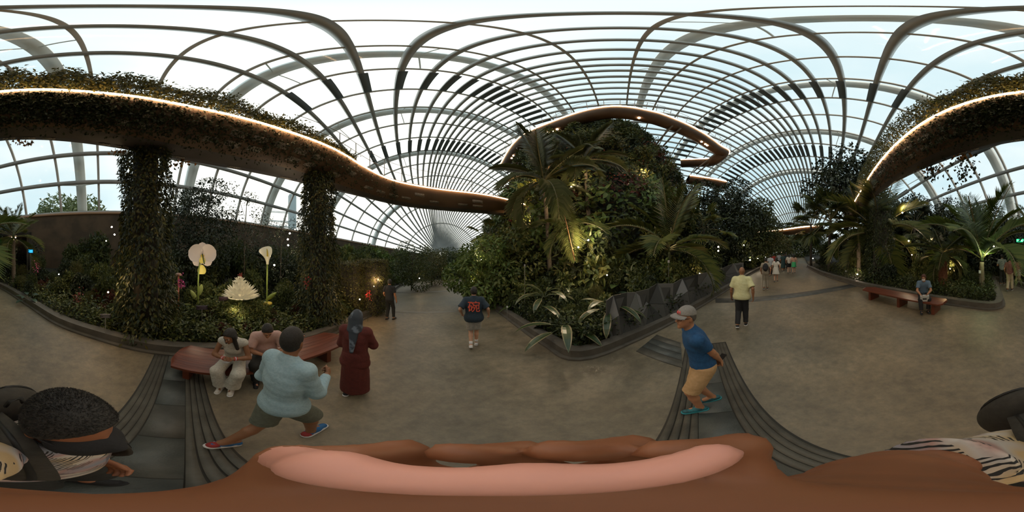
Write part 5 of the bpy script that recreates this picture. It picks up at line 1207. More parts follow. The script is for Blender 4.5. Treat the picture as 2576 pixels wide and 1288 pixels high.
def bench(name,center,w,ht,label,legs,zoff=0,tap=(.5,.5),twist=None,mt=m_bench,planks=7):
    """a long seat of laminated planks that follow the curve of the centre line"""
    C_=bez(center,28); o=tag(empty(name,(C_[0][0],C_[0][1],gz(*C_[0][:2]))),label,'bench'); O=np.array(o.location)
    T=norm(np.gradient(C_[:,:2],axis=0)); n_=np.stack([T[:,1],-T[:,0]],1); f=np.linspace(0,1,28)
    wid=w*np.minimum(1,np.minimum(tap[0]+(f/.10)**.6,tap[1]+((1-f)/.10)**.6)); g=gz(C_[:,0],C_[:,1]); zz=g+ht(f)
    for k in range(planks):
        a=-.5+k/planks+.002; c=-.5+(k+1)/planks-.002; V=[];F=[]
        for i in range(28):
            for u,dz in((a,0),(c,0),(c,-.09),(a,-.09)):
                cr=-.03*(2*u)**2-(.0 if twist is None else 0); tz=(twist(f[i])*u*w if twist else 0)
                V.append((C_[i,0]+n_[i,0]*u*wid[i],C_[i,1]+n_[i,1]*u*wid[i],zz[i]+dz*(1-.5*abs(2*u))+cr+tz))
            if i: q=(i-1)*4; F+=[(q+j,q+4+j,q+4+(j+1)%4,q+(j+1)%4) for j in range(4)]
        F+=[(0,1,2,3),(111,110,109,108)]
        ob=obj('plank',np.array(V)-O,F,mt,o)
        uv=ob.data.uv_layers.new(name='UVMap')
        for lp in ob.data.loops: vi=lp.vertex_index; uv.data[lp.index].uv=(f[vi//4]*3,(vi%4)*.05+k*.3)
    for fi in legs:
        i=int(fi*27); e=MB(); c=np.array([C_[i,0],C_[i,1],0]); A_=math.atan2(T[i,1],T[i,0]); hh_=float(ht(fi))-.08
        e.box(c+[0,0,g[i]+hh_/2-.01]-O,(.10,w*.72,hh_+.02),rot('Z',A_)); e.build('leg',mt,o)
    return o,C_,n_
cpts=[G(452,893,.42)[:2]+0*1.0]
Lc=[AD(445,2.75)[:2],AD(520,2.58)[:2],AD(620,2.62)[:2],AD(720,2.95)[:2],AD(800,3.35)[:2],AD(850,3.72)[:2]]
Lc=[np.array([a[0],a[1],0]) for a in Lc]
bench('long_wooden_bench',Lc,.80,lambda f:.40+.10*np.clip((f-.45)/.55,0,1)**1.3+0*f,'long curved red wooden bench beside the left planting bed, its far end rising',(.12,.5,.85),tap=(.55,.7),twist=lambda f:.0+.12*max(0,(f-.45)),mt=m_bench)
Rc_=[G(2180,722,.42)[:2],G(2240,734,.42)[:2],G(2310,747,.42)[:2],G(2378,757,.42)[:2]]; Rc_=[np.array([a[0],a[1],0]) for a in Rc_]
bench('long_dark_bench',Rc_,.75,lambda f:.42+0*f,'long dark red wooden bench at the kerb of the palm bed',(.12,.5,.9),mt=m_bench,tap=(.5,.6))
# ================================================================ the seated people
seatz=.44
# woman in the white jumpsuit, legs crossed at the ankle, looking at her phone
m_jump=mat('white_patterned_jumpsuit',(.40,.38,.33),.85,c2=(.52,.50,.44),scale=45,bump=.2)
p=feet_pos(AD(592,2.46)); hh=hdg(95)
b=pose(1.62,pz=seatz+.11,lean=.32,chest=.25,footL=(-.03,.36,.10),footR=(.12,.34,.09),handL=(-.04,.34,.74),handR=(.06,.36,.74),pitch=.55,poleL=(-1,-.4,-.6),poleR=(1,-.4,-.6),kneeL=(-.3,1,.8),kneeR=(.3,1,.8),yaw=-.35)
m_brace=mat('red_white_bracelet',(.5,.05,.05),.5)
def bangles(o,b):
    for wr,el in((b.wrL,b.elL),(b.wrR,b.elR)):
        d=norm(el-wr)
        for i,mt in((0,m_brace),(1,m_wht),(2,m_brace)):
            c=wr+d*(.015+i*.016); MB().tube([c,c+d*.012],[.034,.034],12).build('bangle',mt,o,True)
person(p,hh,b,'seated person in a white sleeveless jumpsuit with long black hair, looking down','brown',.010,[
  C_top('top',m_jump,.022,0,-.10,.010,bust=1,amp=.005),C_legs('wide_trousers',m_jump,.93,(.10,.10,.12),.011,.010,infl=.02,top=.16),C_shoes(m_cream,m_wht,.010),
  C_hair(th=.016,line=(.05,.05),long_=[((0,-.05,.02),(.03,-.06,-.24),.085,.07),((-.07,0,.0),(-.08,.05,-.26),.035,.03),((.07,0,.0),(.09,.05,-.26),.035,.03)],nape=-.2),bangles],curls=(1.0,1.0),hands=((0,.3,1),(0,.3,1)))
Rw=np.array(Matrix.Rotation(-hh,3,'Z')); e=MB(); e.box((0,0,0),(.07,.145,.009),rot('X',.5)); t_=e.build('mobile_phone',mat('phone_pale',(.35,.36,.38),.3),None); t_.location=p+Rw@((b.wrL+b.wrR)/2+np.array([0,.10,.015])); t_.rotation_euler=(0,0,-hh); tag(t_,'pale phone in the hands of the person in the white jumpsuit','phone')
e=MB(); e.ball((0,0,.16),(.13,.085,.17),14); e.box((0,.075,.10),(.17,.03,.13)); e.tube([(0,-.02,.32),(.03,-.02,.37),(.06,-.02,.32)],.008,6); e.box((-.05,.095,.22),(.03,.006,.03),m=1)
t_=e.build('backpack',[m_black,mat('yellow_badge',(.6,.4,.03),.5)],None,True); t_.location=p+np.array([-.24,-.10,seatz-.0]); t_.rotation_euler=(0,0,-hh+2.8); tag(t_,'black backpack on the bench behind the person in the white jumpsuit','backpack')
# man in the pink polo
m_pinkp=cloth('pale_pink_polo',(.48,.30,.26),(.52,.34,.29),30)
p=feet_pos(AD(668,2.72)); hh=hdg(88)
b=pose(1.70,pz=seatz+.11,lean=.30,chest=.28,footL=(-.16,.40,.08),footR=(.17,.38,.08),handL=(-.06,.36,.70),handR=(.05,.38,.70),pitch=.75,w=1.25,sh=1.08,poleL=(-1,-.3,-.4),poleR=(1,-.3,-.4),kneeL=(-.3,1,.8),kneeR=(.3,1,.8))
person(p,hh,b,'seated person in a pale pink polo shirt bent over, head down','tan',.011,[
  C_top('polo_shirt',m_pinkp,.026,.75,-.10,.011,.045,.082,.085,.006,collar=True),C_legs('trousers',m_dk,.95,(.115,.09,.075),.012),C_shoes(m_black,m_sole,.011),C_hair(th=.018)],curls=(1.0,1.0))
# woman on the dark bench with a mask and a bag
q_=G(2312,790); d_=math.hypot(q_[0],q_[1])+.42; p=feet_pos(AD(2322,d_)); hh=hdg(-42)
m_steelb=cloth('steel_blue_top',(.09,.14,.20),(.11,.17,.24))
b=pose(1.58,pz=seatz+.13,lean=.38,chest=.2,footL=(-.12,.36,.08),footR=(.10,.44,.08),handL=(-.08,.38,.60),handR=(.10,.40,.58),pitch=.3,yaw=-.3,w=1.1,poleL=(-1,-.3,-.4),poleR=(1,-.3,-.4),kneeL=(-.2,1,.8),kneeR=(.2,1,.8))
def mask(o,b):
    s=b.s; R=b.Rh; f=Fld(b.hd-.16,b.hd+.18,.009); f.ell(b.hd+R@np.array([0,.066,-.045])*s,np.array([.058,.045,.05])*s,R,k=.01); P,F=f.mesh(); obj('face_mask',P,F,m_wht,o,True)
person(p,hh,b,'seated person in a steel blue top with a white face mask on the dark bench','tan',.013,[
  C_top('top',m_steelb,.024,.7,-.10,.013,slr=.08,amp=.005),C_legs('trousers',m_black,.95,(.105,.085,.07),.013),C_shoes(m_black,m_black,.012),C_hair(m_hair_red,.02,(.04,.03),long_=[((0,-.06,.0),(0,-.08,-.10),.07,.06)],nape=-.1),mask],curls=(1.,1.))
Rw=np.array(Matrix.Rotation(-hh,3,'Z')); e=MB(); e.box((0,0,0),(.27,.11,.19)); e.box((0,.057,.0),(.12,.004,.05),m=1); e.tube([(-.08,0,.095),(-.05,0,.19),(.05,0,.19),(.08,0,.095)],.008,6,1)
t_=e.build('handbag',[mat('white_bag_cloth',(.42,.42,.40),.8),m_black],None,False); t_.location=p+Rw@np.array([0,.40,.50]); t_.rotation_euler=(-.25,0,-hh); tag(t_,'white bag with a dark mark on the lap of the person on the dark bench','bag')
# ================================================================ the person who holds the camera overhead
# patterned shirt: pale ground with pink, ochre and grey patches and black palm-leaf strokes
m_pat=bpy.data.materials.new('leaf_printed_shirt'); m_pat.use_nodes=True; t=m_pat.node_tree; bb=t.nodes['Principled BSDF']; bb.inputs['Roughness'].default_value=.8
x=t.nodes.new('ShaderNodeTexCoord'); n=t.nodes.new('ShaderNodeTexNoise'); n.inputs['Scale'].default_value=7; n.inputs['Detail'].default_value=1; t.links.new(x.outputs['Object'],n.inputs['Vector'])
r=t.nodes.new('ShaderNodeValToRGB'); e_=r.color_ramp.elements; e_[0].position=.35; e_[1].position=.65; e_[0].color=(.26,.28,.33,1); e_[1].color=(.50,.36,.19,1)
for ps,c in((.45,(.42,.26,.23,1)),(.55,(.50,.46,.42,1))): q=e_.new(ps); q.color=c
t.links.new(n.outputs[0],r.inputs[0])
def strokes(sc,rotz,thr,dist):
    m=t.nodes.new('ShaderNodeMapping'); m.inputs['Rotation'].default_value=(rotz*.6,rotz,rotz); w=t.nodes.new('ShaderNodeTexWave'); w.inputs['Scale'].default_value=sc; w.inputs['Distortion'].default_value=dist; w.inputs['Detail'].default_value=2; w.inputs['Detail Scale'].default_value=.7
    t.links.new(x.outputs['Object'],m.inputs[0]); t.links.new(m.outputs[0],w.inputs['Vector']); a=t.nodes.new('ShaderNodeMath'); a.operation='GREATER_THAN'; a.inputs[1].default_value=thr; t.links.new(w.outputs['Fac'],a.inputs[0]); return a
s1=strokes(26,.7,.62,6); n2=t.nodes.new('ShaderNodeTexNoise'); n2.inputs['Scale'].default_value=11; n2.inputs['Detail'].default_value=1; t.links.new(x.outputs['Object'],n2.inputs['Vector'])
g_=t.nodes.new('ShaderNodeMath'); g_.operation='GREATER_THAN'; g_.inputs[1].default_value=.52; t.links.new(n2.outputs[0],g_.inputs[0]); ml=t.nodes.new('ShaderNodeMath'); ml.operation='MULTIPLY'; t.links.new(s1.outputs[0],ml.inputs[0]); t.links.new(g_.outputs[0],ml.inputs[1])
mxp=t.nodes.new('ShaderNodeMixRGB'); mxp.inputs['Color2'].default_value=(.02,.02,.02,1); t.links.new(ml.outputs[0],mxp.inputs[0]); t.links.new(r.outputs[0],mxp.inputs['Color1']); t.links.new(mxp.outputs[0],bb.inputs['Base Color'])
SK['holder']=(.24,.095,.045); SK['thumb_overlit']=(.62,.30,.24)  # thumb gets a paler pink skin, its overexposed light painted in
# frame: he stands south of the camera (behind it) and faces it
px0,py0=.10,-.30; P0=np.array([-.085,-.41,gz(-.085,-.41)]); hh=hdg(-20); Rw=np.array(Matrix.Rotation(-hh,3,'Z')); toL=lambda w_:Rw.T@(np.array(w_,float)-P0)
hp=toL((.016,-.006,CAMH-.245))            # the raised wrist sits just below the camera
b=pose(1.78,lean=.12,chest=.06,handL=(-.11,.11,.98),handR=hp,poleR=(1.0,-.2,-.5),poleL=(-.4,-1,0),yaw=-.10,pitch=.12,tilt=-.12,w=1.08,sh=1.0)
b.shL=b.shL+np.array([.05,-.03,-.03]); b.elL,b.wrL=ik(b.shL,(-.11,.11,.98),.29*b.s,.25*b.s,(-.2,-1,0)); b.shR=b.shR+np.array([-.02,.02,.06]); b.elR,b.wrR=ik(b.shR,hp,.29*b.s,.25*b.s,(1.0,.05,-.35))
s=b.s; o=tag(empty('person',P0,(0,0,-hh)),'person in a leaf printed shirt and black mask holding the camera overhead','person')
lo,hi=bounds(b,.2); f=Fld(lo,hi,.0066); torso(f,b,-.012); R=b.Rh
f.cap(b.nek-[0,0,.02],b.hd-R@np.array([0,.015,.06])*s,.056*s,.052*s,k=.03); f.ell(b.hd+R@np.array([0,-.008,.015])*s,np.array([.076,.097,.102])*s,R,k=.02); f.ell(b.hd+R@np.array([0,.028,-.055])*s,np.array([.054,.062,.062])*s,R,k=.035)
f.cap(b.hd+R@np.array([0,.088,.012])*s,b.hd+R@np.array([0,.116,-.022])*s,.010*s,.016*s,k=.012)
for x_ in(-1,1): f.ell(b.hd+R@np.array([x_*.080,-.005,-.005])*s,np.array([.010,.022,.034])*s,R,k=.006)
for sh_,el,wr,sd in((b.shL,b.elL,b.wrL,-1),(b.shR,b.elR,b.wrR,1)):
    f.cap(sh_,el,.052*s,.044*s,k=.03); f.cap(el,el+(wr-el)*.35,.044*s,.046*s,k=.02); f.cap(el+(wr-el)*.35,wr,.046*s,.031*s,k=.02)
    if sd<0: hand(f,wr,el,sd,s,None,.5)
for hp_,kn,an in((b.hipL,b.knL,b.anL),(b.hipR,b.knR,b.anR)):
    f.cap(hp_,kn,.085*s,.056*s,k=.04); f.cap(kn,an,.056*s,.036*s,k=.03); f.cap(an,an+[0,.10*s,-.035*s],.036*s,.028*s,k=.03)
# the raised hand: palm under the camera, four fingers curled round the grip, thumb along the side
W_=lambda x_,y_,z_:toL((x_,y_,CAMH+z_))
wr=b.wrR; f.cap(wr,W_(.006,.008,-.185),.028,.030,k=.02); f.ell(W_(.004,.020,-.175),(.036,.026,.036),R=(Rw.T),k=.02)
for (x0,y0,z0),(x1,y1,z1),(x2,y2,z2) in (((.030,.006,-.165),(.060,.010,-.140),(.038,.028,-.118)),((.022,.026,-.165),(.040,.044,-.142),(.012,.046,-.120)),((.0,.036,-.165),(.004,.055,-.145),(-.018,.044,-.124)),((-.022,.028,-.165),(-.036,.044,-.146),(-.040,.024,-.128))):
    f.cap(W_(x0,y0,z0),W_(x1,y1,z1),.0115,.0108,k=.007); f.cap(W_(x1,y1,z1),W_(x2,y2,z2),.0108,.009,k=.006)
f.cap(W_(-.024,.004,-.175),W_(-.046,.010,-.135),.014,.012,k=.01)
P,F=f.mesh(); obj('body',P,F,skin('holder'),o,True)
# the thumb tip, bent forward across the grip close under the lens
c0=toL((0,.01,CAMH-.11)); f=Fld(c0-.09,c0+.09,.0035)
f.cap(W_(-.046,.010,-.135),W_(-.027,.0135,-.104),.0105,.0092,k=.006); f.cap(W_(-.027,.0125,-.104),W_(.003,.0205,-.100),.0092,.0088,k=.006); f.cap(W_(.003,.0205,-.100),W_(.034,.0115,-.096),.0088,.0068,k=.006); P,F=f.mesh(); obj('thumb',P,F,skin('thumb_overlit'),o,True)
C_top('shirt',m_pat,.032,.80,-.12,.010,.02,.085,.088,.010,flare=.02,collar=True)(o,b)
C_legs('trousers',m_dk,.95,(.10,.08,.07),.014)(o,b); C_shoes(m_black,m_black,.012)(o,b)
C_hair(th=.020,line=(.062,.052),nape=-.05,h=.007,amp=.002)(o,b)
f=Fld(b.hd-.18,b.hd+.2,.006); f.ell(b.hd+R@np.array([0,.050,-.035])*s,np.array([.074,.074,.070])*s,R,k=.01); f.cap(b.hd+R@np.array([0,.100,.0])*s,b.hd+R@np.array([0,.116,-.022])*s,.013*s,.020*s,k=.015); f.cut(b.hd+R@np.array([0,.0,-.05])*s,R@np.array([0,-1,0])); f.cut(b.hd+R@np.array([0,.1,.022])*s,R@np.array([0,.25,1.0]))
P,F=f.mesh(); obj('face_mask',P,F,m_black,o,True)
e=MB()
for x_ in(-1,1): MB().tube([b.hd+R@np.array([x_*.064,.062,-.02])*s,b.hd+R@np.array([x_*.080,.03,-.004])*s,b.hd+R@np.array([x_*.085,-.02,.02])*s],.003,5).build('mask_loop',m_black,o,True); MB().tube([b.hd+R@np.array([x_*.062,.07,-.07])*s,b.hd+R@np.array([x_*.084,-.015,-.03])*s],.003,5).build('mask_loop',m_black,o,True)

# strands of short hair standing out from the crown
n_=5200; d=rdir(n_); d[:,2]=np.abs(d[:,2]); th=.020
q=np.array([.074+th,.095+th,.102+th])*s; Ps=b.hd+(d*q+np.array([0,-.012,.022])*s)@R.T; ok=((Ps-(b.hd+R@np.array([0,.060,.060])*s))@(R@np.array([0,.8,-.6])))<-.004; Ps=Ps[ok]-0; dd=(d@R.T)[ok]
V,F=leaves(Ps-dd*.008,dd+rdir(len(Ps))*.55,rdir(len(Ps)),.015,.002); tag(obj('hair_strands',V,F,m_hair,o),kind='stuff')
# backpack on his back, straps over both shoulders
m_bp=cloth('charcoal_backpack',(.030,.026,.020),(.04,.035,.027),40); m_trim=mat('black_backpack_trim',(.008,.008,.008),.6)
bp=tag(empty('backpack',P0,(0,0,-hh)),'charcoal backpack on the back of the person holding the camera','backpack')
Rt=b.Rc; f=Fld(b.che-.42,b.che+.36,.011); c=b.che+Rt@np.array([0,-.26,-.08]); f.ell(c,(.185,.125,.27),Rt,k=.03); f.ell(c+Rt@np.array([0,-.09,-.08]),(.15,.09,.16),Rt,k=.03); P,F=f.mesh(.004,6); obj('bag',P,F,m_bp,bp,True)
e=MB(); e.tube([c+Rt@np.array([math.sin(a)*.17,-.02-.03*math.cos(a),.05+.20*math.cos(a)]) for a in np.linspace(-1.9,1.9,20)],.007,6); e.tube([c+Rt@np.array([-.03,.07,.26]),c+Rt@np.array([-.02,.07,.31]),c+Rt@np.array([.02,.07,.31]),c+Rt@np.array([.03,.07,.26])],.009,6); e.build('zip',m_trim,bp,True)
for sd,shp in((-1,b.shL),(1,b.shR)):
    pts=bez([c+Rt@np.array([sd*.07,.09,.20]),shp+Rt@np.array([-sd*.065,-.06,.085]),shp+Rt@np.array([-sd*.055,.03,.092]),b.che+Rt@np.array([sd*.115,.135,.06]),b.che+Rt@np.array([sd*.125,.15,-.10]),b.che+Rt@np.array([sd*.17,.06,-.24])],22)
    nn=norm(pts-(b.che+np.array([0,-.02,-.05]))); V,F=sweep(pts+nn*.012,nn,.066,.014); st=obj('strap',V,F,m_bp,bp,True)
    V,F=sweep(pts+nn*.014,nn,.012,.004); obj('binding',V,F,m_trim,st,True)
# ================================================================ flower lanterns in the left bed
def petal(L_,W_,cup=.25,bend=.3,n=8,m=6,pointy=1.0,ruf=0):
    V=[];F=[]
    for i in range(n+1):
        t=i/n; w=W_/2*math.sin(PI*min(1,(t*.92+.08)))**(.55*pointy) ; a=bend*t
        for j in range(m+1):
            u=j/m*2-1; V.append((u*w,L_*t*math.cos(a*.5),L_*t*math.sin(a)*.6+cup*w*(u*u)+ruf*math.sin(u*5+t*7)*L_*.02))
    for i in range(n):
        for j in range(m): q=i*(m+1)+j; F.append((q,q+1,q+m+2,q+m+1))
    V=np.array(V); k=len(V); V2=V-[0,0,.006]; F2=[tuple(x+k for x in f[::-1]) for f in F]; return np.vstack([V,V2]),F+F2
def lantern(name,c,s):
    m=mat(name,c,.5,emis=c,estr=s); return m
m_orch=lantern('orchid_lantern_silk',(.78,.66,.56),.10); m_orch2=lantern('orchid_lip_yellow',(.75,.62,.16),.12); m_calla=lantern('calla_lantern_silk',(.74,.66,.46),.14); m_dah=lantern('dahlia_lantern_silk',(.80,.72,.52),.10)
m_lst=mat('lantern_stem_green',(.22,.28,.06),.5); m_lsd=mat('lantern_stem_dark',(.05,.08,.02),.5); m_spad=mat('spadix_yellow',(.7,.5,.06),.5)
def facing(pos): return math.atan2(-pos[0],-pos[1])
# orchid
oc=AE(509,642,5.7); gzz=gz(oc[0],oc[1]); o=tag(empty('orchid_lantern',(oc[0],oc[1],gzz)),'giant white moth orchid lantern on a green stem in the left bed','lantern'); hc=oc[2]-gzz
fz=facing(oc); Rf=np.array(Matrix.Rotation(-fz,3,'Z'))          # local +Y towards the camera
def flw(nm,V,mt,F,R,off,par=o,lift=hc): return obj(nm,(V@np.array(R).T+off)@Rf.T+[0,0,lift],F,mt,par,True)
def ring_petal(nm,L_,W_,ang_,cup,bend,mt,fw=.0,n=10,m=8,par=o,lift=hc,pointy=.8):
    V,F=petal(L_,W_,cup,bend,n,m,pointy); R=rot('Y',ang_)@rot('X',PI/2)    # petal length upward, face to +Y
    V=V*[1,1,-1]; return flw(nm,V,mt,[f[::-1] for f in F],R,np.array([0,fw,0]),par,lift)
for an,L_,W_,fw in((0,.46,.36,-.04),(2.45,.46,.36,-.05),(-2.45,.46,.36,-.07)): ring_petal('sepal',L_,W_,an,.25,.25,m_orch,fw)
for an in(1.25,-1.25): ring_petal('petal',.52,.62,an,.42,-.30,m_orch,.07,pointy=1.0)
e=MB(); e.ball(Rf@np.array([0,.10,-.02])+[0,0,hc],(.06,.07,.05),12); e.build('column',m_spad,o,True)
V,F=petal(.22,.22,.8,.6); flw('lip',V,m_orch2,F,rot('X',-1.9),np.array([0,.10,-.06]))
V,F=petal(.34,.30,.7,.9); flw('lip',V,m_orch2,F,rot('X',-2.3),np.array([.02,.02,-.34]))
P=bez([(0,-.05,hc-.0),(.10,.05,hc-.35),(.14,.05,hc-.8),(.15,0,hc*.35),(.16,0,0)],20)@Rf.T; MB().tube(P,.028,8).build('stem',m_lst,o,True)
P=bez([(0,.14,hc+.05),(-.03,.18,hc-.12),(-.07,.12,hc-.3)],8)@Rf.T; MB().tube(P,.022,8).build('stem',m_lsd,o,True)
for k,(x_,z_,L_,an) in enumerate(((.20,.75,.45,.5),(.0,.55,.4,-.7),(.28,.45,.38,1.1),(.1,.95,.42,-.2))):
    V,F=petal(L_,.17,.5,.3,pointy=1.3); obj('bud_leaf',((V@(rot('Y',an)@rot('X',1.3)).T)+[x_,0,z_])@Rf.T,F,mat('lantern_leaf_green',(.28,.33,.10),.5) if k==0 else bpy.data.materials['lantern_leaf_green'],o,True)
# calla
oc=AE(673,640,5.9); gzz=gz(oc[0],oc[1]); o2=tag(empty('calla_lily_lantern',(oc[0],oc[1],gzz)),'white calla lily lantern on a tall stem beside the ferny column','lantern'); hc2=oc[2]-gzz
fz=facing(oc); Rf=np.array(Matrix.Rotation(-fz,3,'Z'))
V=[];F=[]
for i in range(13):
    t=i/12
    for j in range(25):
        a=-PI+2*PI*j/24; back=(1+math.cos(a-PI))/2          # back of the spathe stands tallest
        r=(.045+.21*t**1.7)*(1+.30*math.sin(a)*t); z=-.36+t*(.34+.38*back)-.12*t*t*(1-back); V.append((math.sin(a)*r*(1-.12*(1-back)*t),math.cos(a)*r*.9+.05*t,z))
for i in range(12):
    for j in range(24): q=i*25+j; F.append((q,q+1,q+26,q+25))
V=np.array(V)@rot('X',.22).T@Rf.T+[0,0,hc2]; obj('spathe',V,F,m_calla,o2,True)
P=bez([(0,.0,-.2),(.0,.03,.0),(.02,.05,.2)],6)@rot('X',.22).T@Rf.T+[0,0,hc2]; MB().tube(P,[.035,.035,.033,.03,.025,.012],8).build('spadix',m_spad,o2,True)
P=bez([(0,-.08,hc2-.27),(.01,0,hc2-.5),(.02,0,hc2*.5),(.02,0,0)],14)@Rf.T; MB().tube(P,[.05]*3+[.03]*11,8).build('stem',m_lst,o2,True)
for x_,z_,L_,an in((.06,.85,.5,-.9),(.05,.4,.4,.6)):
    V,F=petal(L_,.16,.5,.3,pointy=1.3); obj('leaf',((V@(rot('Y',an)@rot('X',1.3)).T)+[x_,0,z_])@Rf.T,F,m_lst,o2,True)
e=MB(); e.lathe([(.03,-.12),(.08,-.02),(.17,.0),(.165,.06),(.04,.05)],Rf@np.array([0,.1,0])+[0,0,.72],16); e.build('cap',m_spad,o2,True)
# dahlia and small water lily above it
def bloom(name,px,py,d,R_,layers,label,mt,par=None,z=None):
    c=AE(px,py,d); g=gz(c[0],c[1]); o=tag(empty(name,(c[0],c[1],g)),label,'lantern'); hc=c[2]-g
    for li,(n,el,L_,W_) in enumerate(layers):
        V,F=petal(L_*R_,W_*R_,.5,.35,6,4,1.2)
        me=None
        for k in range(n):
            if me is None: ob=obj('petal',V,F,mt,o,True); me=ob.data
            else: ob=link('petal',me,o)
            ob.location=(0,0,hc+li*.012); ob.rotation_euler=(math.radians(el),0,2*PI*(k+li*.5)/n)
    MB().tube([(0,0,hc),(0,0,0)],.03,8).build('stem',m_lst,o); return o
bloom('dahlia_lantern',606,752,5.0,.62,[(18,2,1.0,.26),(18,16,.98,.25),(16,32,.95,.25),(14,50,.92,.24),(10,68,.88,.22)],'large many petalled white dahlia lantern low in the left bed',m_dah)
bloom('water_lily_lantern',603,712,5.1,.26,[(10,5,1,.38),(9,32,.9,.36),(6,60,.8,.34)],'small white water lily lantern above the dahlia lantern',m_dah)
# small garden ornaments and signs
def sign(px,py,d,w,h_,label,c,c2=None,rows=3,name='plant_label_sign',tilt=-.5,stand=True,emi=None,cat='sign'):
    p=AE(px,py,d); g=gz(p[0],p[1]); o=tag(empty(name,(p[0],p[1],g),(0,0,-facing(p))),label,cat); z=p[2]-g
    mt=mat(name+'_face',c,.5) if emi is None else emit(name+'_face',c,emi); MB().box((0,0,z),(w,.015,h_),rot('X',tilt)).build('board',mt,o)
    b=MB()
    if c2:
        for r in range(rows): b.box(np.array([0,0,z])+rot('X',tilt)@np.array([(-.08 if r%2 else .0)*w,.010,h_*(.30-.6*r/max(1,rows-1))]),(w*(.8-.2*(r%2)),.004,h_*.09),rot('X',tilt))
        b.build('text_line',mat(name+'_text',c2,.6) if emi is None else emit(name+'_text',c2,emi),o)
    if stand: MB().tube([(0,-.02,z-h_*.3),(0,-.02,0)],.01,6).build('post',m_rail,o)
    return o
sign(508,774,4.35,.30,.16,'small purple plant label board in front of the orchid lantern',(.06,.045,.07),(.22,.18,.24))
sign(562,752,4.7,.26,.15,'small mauve plant label board left of the dahlia lantern',(.10,.05,.07),(.25,.18,.22))
sign(265,795,3.75,.24,.14,'small grey plant label board near the left kerb',(.10,.10,.11),(.3,.3,.32))
sign(1320,668,6.5,.05,.10,'tiny white plant tag among leaves at the mountain foot',(.6,.6,.6),None)
sign(1682,658,7.0,.09,.12,'small white plant tag below the young feather palm',(.7,.7,.75),None)
sign(1276,772,6.0,.06,.07,'tiny white tag near the kerb where the paths meet',(.6,.6,.6),None,tilt=0)
sign(2465,684,7.2,.10,.13,'small white plant tag on the bright green palm',(.6,.6,.65),None,tilt=0)
sign(2128,682,10.4,.10,.08,'small white plant tag at the kerb of the palm bed',(.6,.6,.65),None)
sign(77,632,9.5,.32,.22,'small glowing blue information screen at the edge of the left planting bed',(.0,.012,.03),(.05,.55,1.0),4,'information_screen',0,emi=2.2,cat='screen')
# exit sign over the corridor door
def exitsign():
    p=AE(2566,605,10.2); g=gz(p[0],p[1]); o=tag(empty('exit_sign',tuple(p),(0,0,-facing(p))),'lit green exit sign with a running figure above the dark corridor','sign')
    MB().box((0,0,0),(.46,.05,.20)).build('box',emit('exit_green',(.02,.85,.35),1.1),o)
    b=MB(); z=0; w=m_=None
    MB().ball((-.10,.03,.062),(.018,.006,.018),8).build('figure_head',emit('exit_white_head',(.8,1,.85),1.6),o)
    for a,c,r in(((-.10,.03,.04),(-.115,.03,-.01),.014),((-.115,.03,-.01),(-.08,.03,-.035),.011),((-.08,.03,-.035),(-.10,.03,-.075),.010),((-.115,.03,-.01),(-.14,.03,-.05),.011),((-.14,.03,-.05),(-.175,.03,-.055),.010),((-.10,.03,.035),(-.065,.03,.01),.009),((-.10,.03,.035),(-.14,.03,.02),.009)): b.tube([a,c],r,5)
    q_=MB(); q_.box((.06,.03,0),(.11,.008,.03)); q_.tube([(.12,.03,.035),(.155,.03,0),(.12,.03,-.035)],.012,5); q_.build('arrow',bpy.data.materials['exit_white_head'],o)
    for x_ in(-.19,.19): MB().box((x_,.03,0),(.012,.008,.15)).build('side_bar',bpy.data.materials['exit_white_head'],o)
    b.build('running_figure',emit('exit_white',(.8,1,.85),1.6),o)
    MB().tube([(0,0,.1),(0,0,.5)],.012,6).build('hanger',m_rail,o)
exitsign()
# dark corridor mouth behind it
p=AD(2590,12.0); o=tag(empty('door_1',tuple(p),(0,0,-facing(p))),kind='structure'); m_dkw=mat('dark_corridor_wall',(.02,.018,.014),.8)
b=MB(); b.box((0,-.8,1.6),(3.6,.2,3.2)); b.box((-1.7,0,1.6),(.2,1.6,3.2)); b.box((1.7,0,1.6),(.2,1.6,3.2)); b.box((0,0,3.1),(3.6,1.6,.25)); b.build('corridor_frame',m_dkw,o)
for x_ in(-1.55,-.5,.5,1.55): MB().box((x_,.5,1.45),(.07,.07,2.9)).build('mullion',m_rail,o)
b=MB(); b.lathe([(.16,-.01),(.16,.03)],(-.6,.2,2.9),12); b.build('ceiling_lamp',m_spot,o)
# mushrooms and pink orchids beside the first column
def mush(px,py,d,h_,c,label):
    p=AE(px,py,d); g=gz(p[0],p[1]); z=p[2]-g; o=tag(empty('mushroom_ornament',(p[0],p[1],g)),label,'ornament'); MB().tube([(0,0,0),(.01,0,z)],[.02,.03],8).build('stalk',mat('orange_stalk',(.35,.10,.05),.6),o,True)
    MB().lathe([(.10,-.01),(.11,.02),(.07,.06),(.01,.075)],(0,0,z),14).build('cap',mat('mushroom_cap',c,.6),o,True)
mush(449,692,5.2,.8,(.35,.20,.15),'small orange stalked mushroom ornament left of the orchid lantern')
def spray(px,py,d,n,c,label,nm='orchid_spray',s_=.05,z0=0):
    p=AE(px,py,d); g=gz(p[0],p[1]); z=p[2]-g; o=tag(empty(nm,(p[0],p[1],g)),label,'flower'); P=bez([(0,0,0),(.02,0,z*.6),(.08,.0,z)],8); MB().tube(P,.006,5).build('stem',m_stem,o)
    mt=mat(nm+'_petal',c,.5); V=[];F=[];
    q=rng.normal(size=(n*5,3))*[.07,.05,.10]+[.05,0,z]; V,F=leaves(q,rdir(n*5),rdir(n*5),s_,s_*.9); obj('blossom',V,F,mt,o)
spray(457,712,5.0,10,(.55,.03,.25),'bright pink orchid spray beside the mushroom ornament')
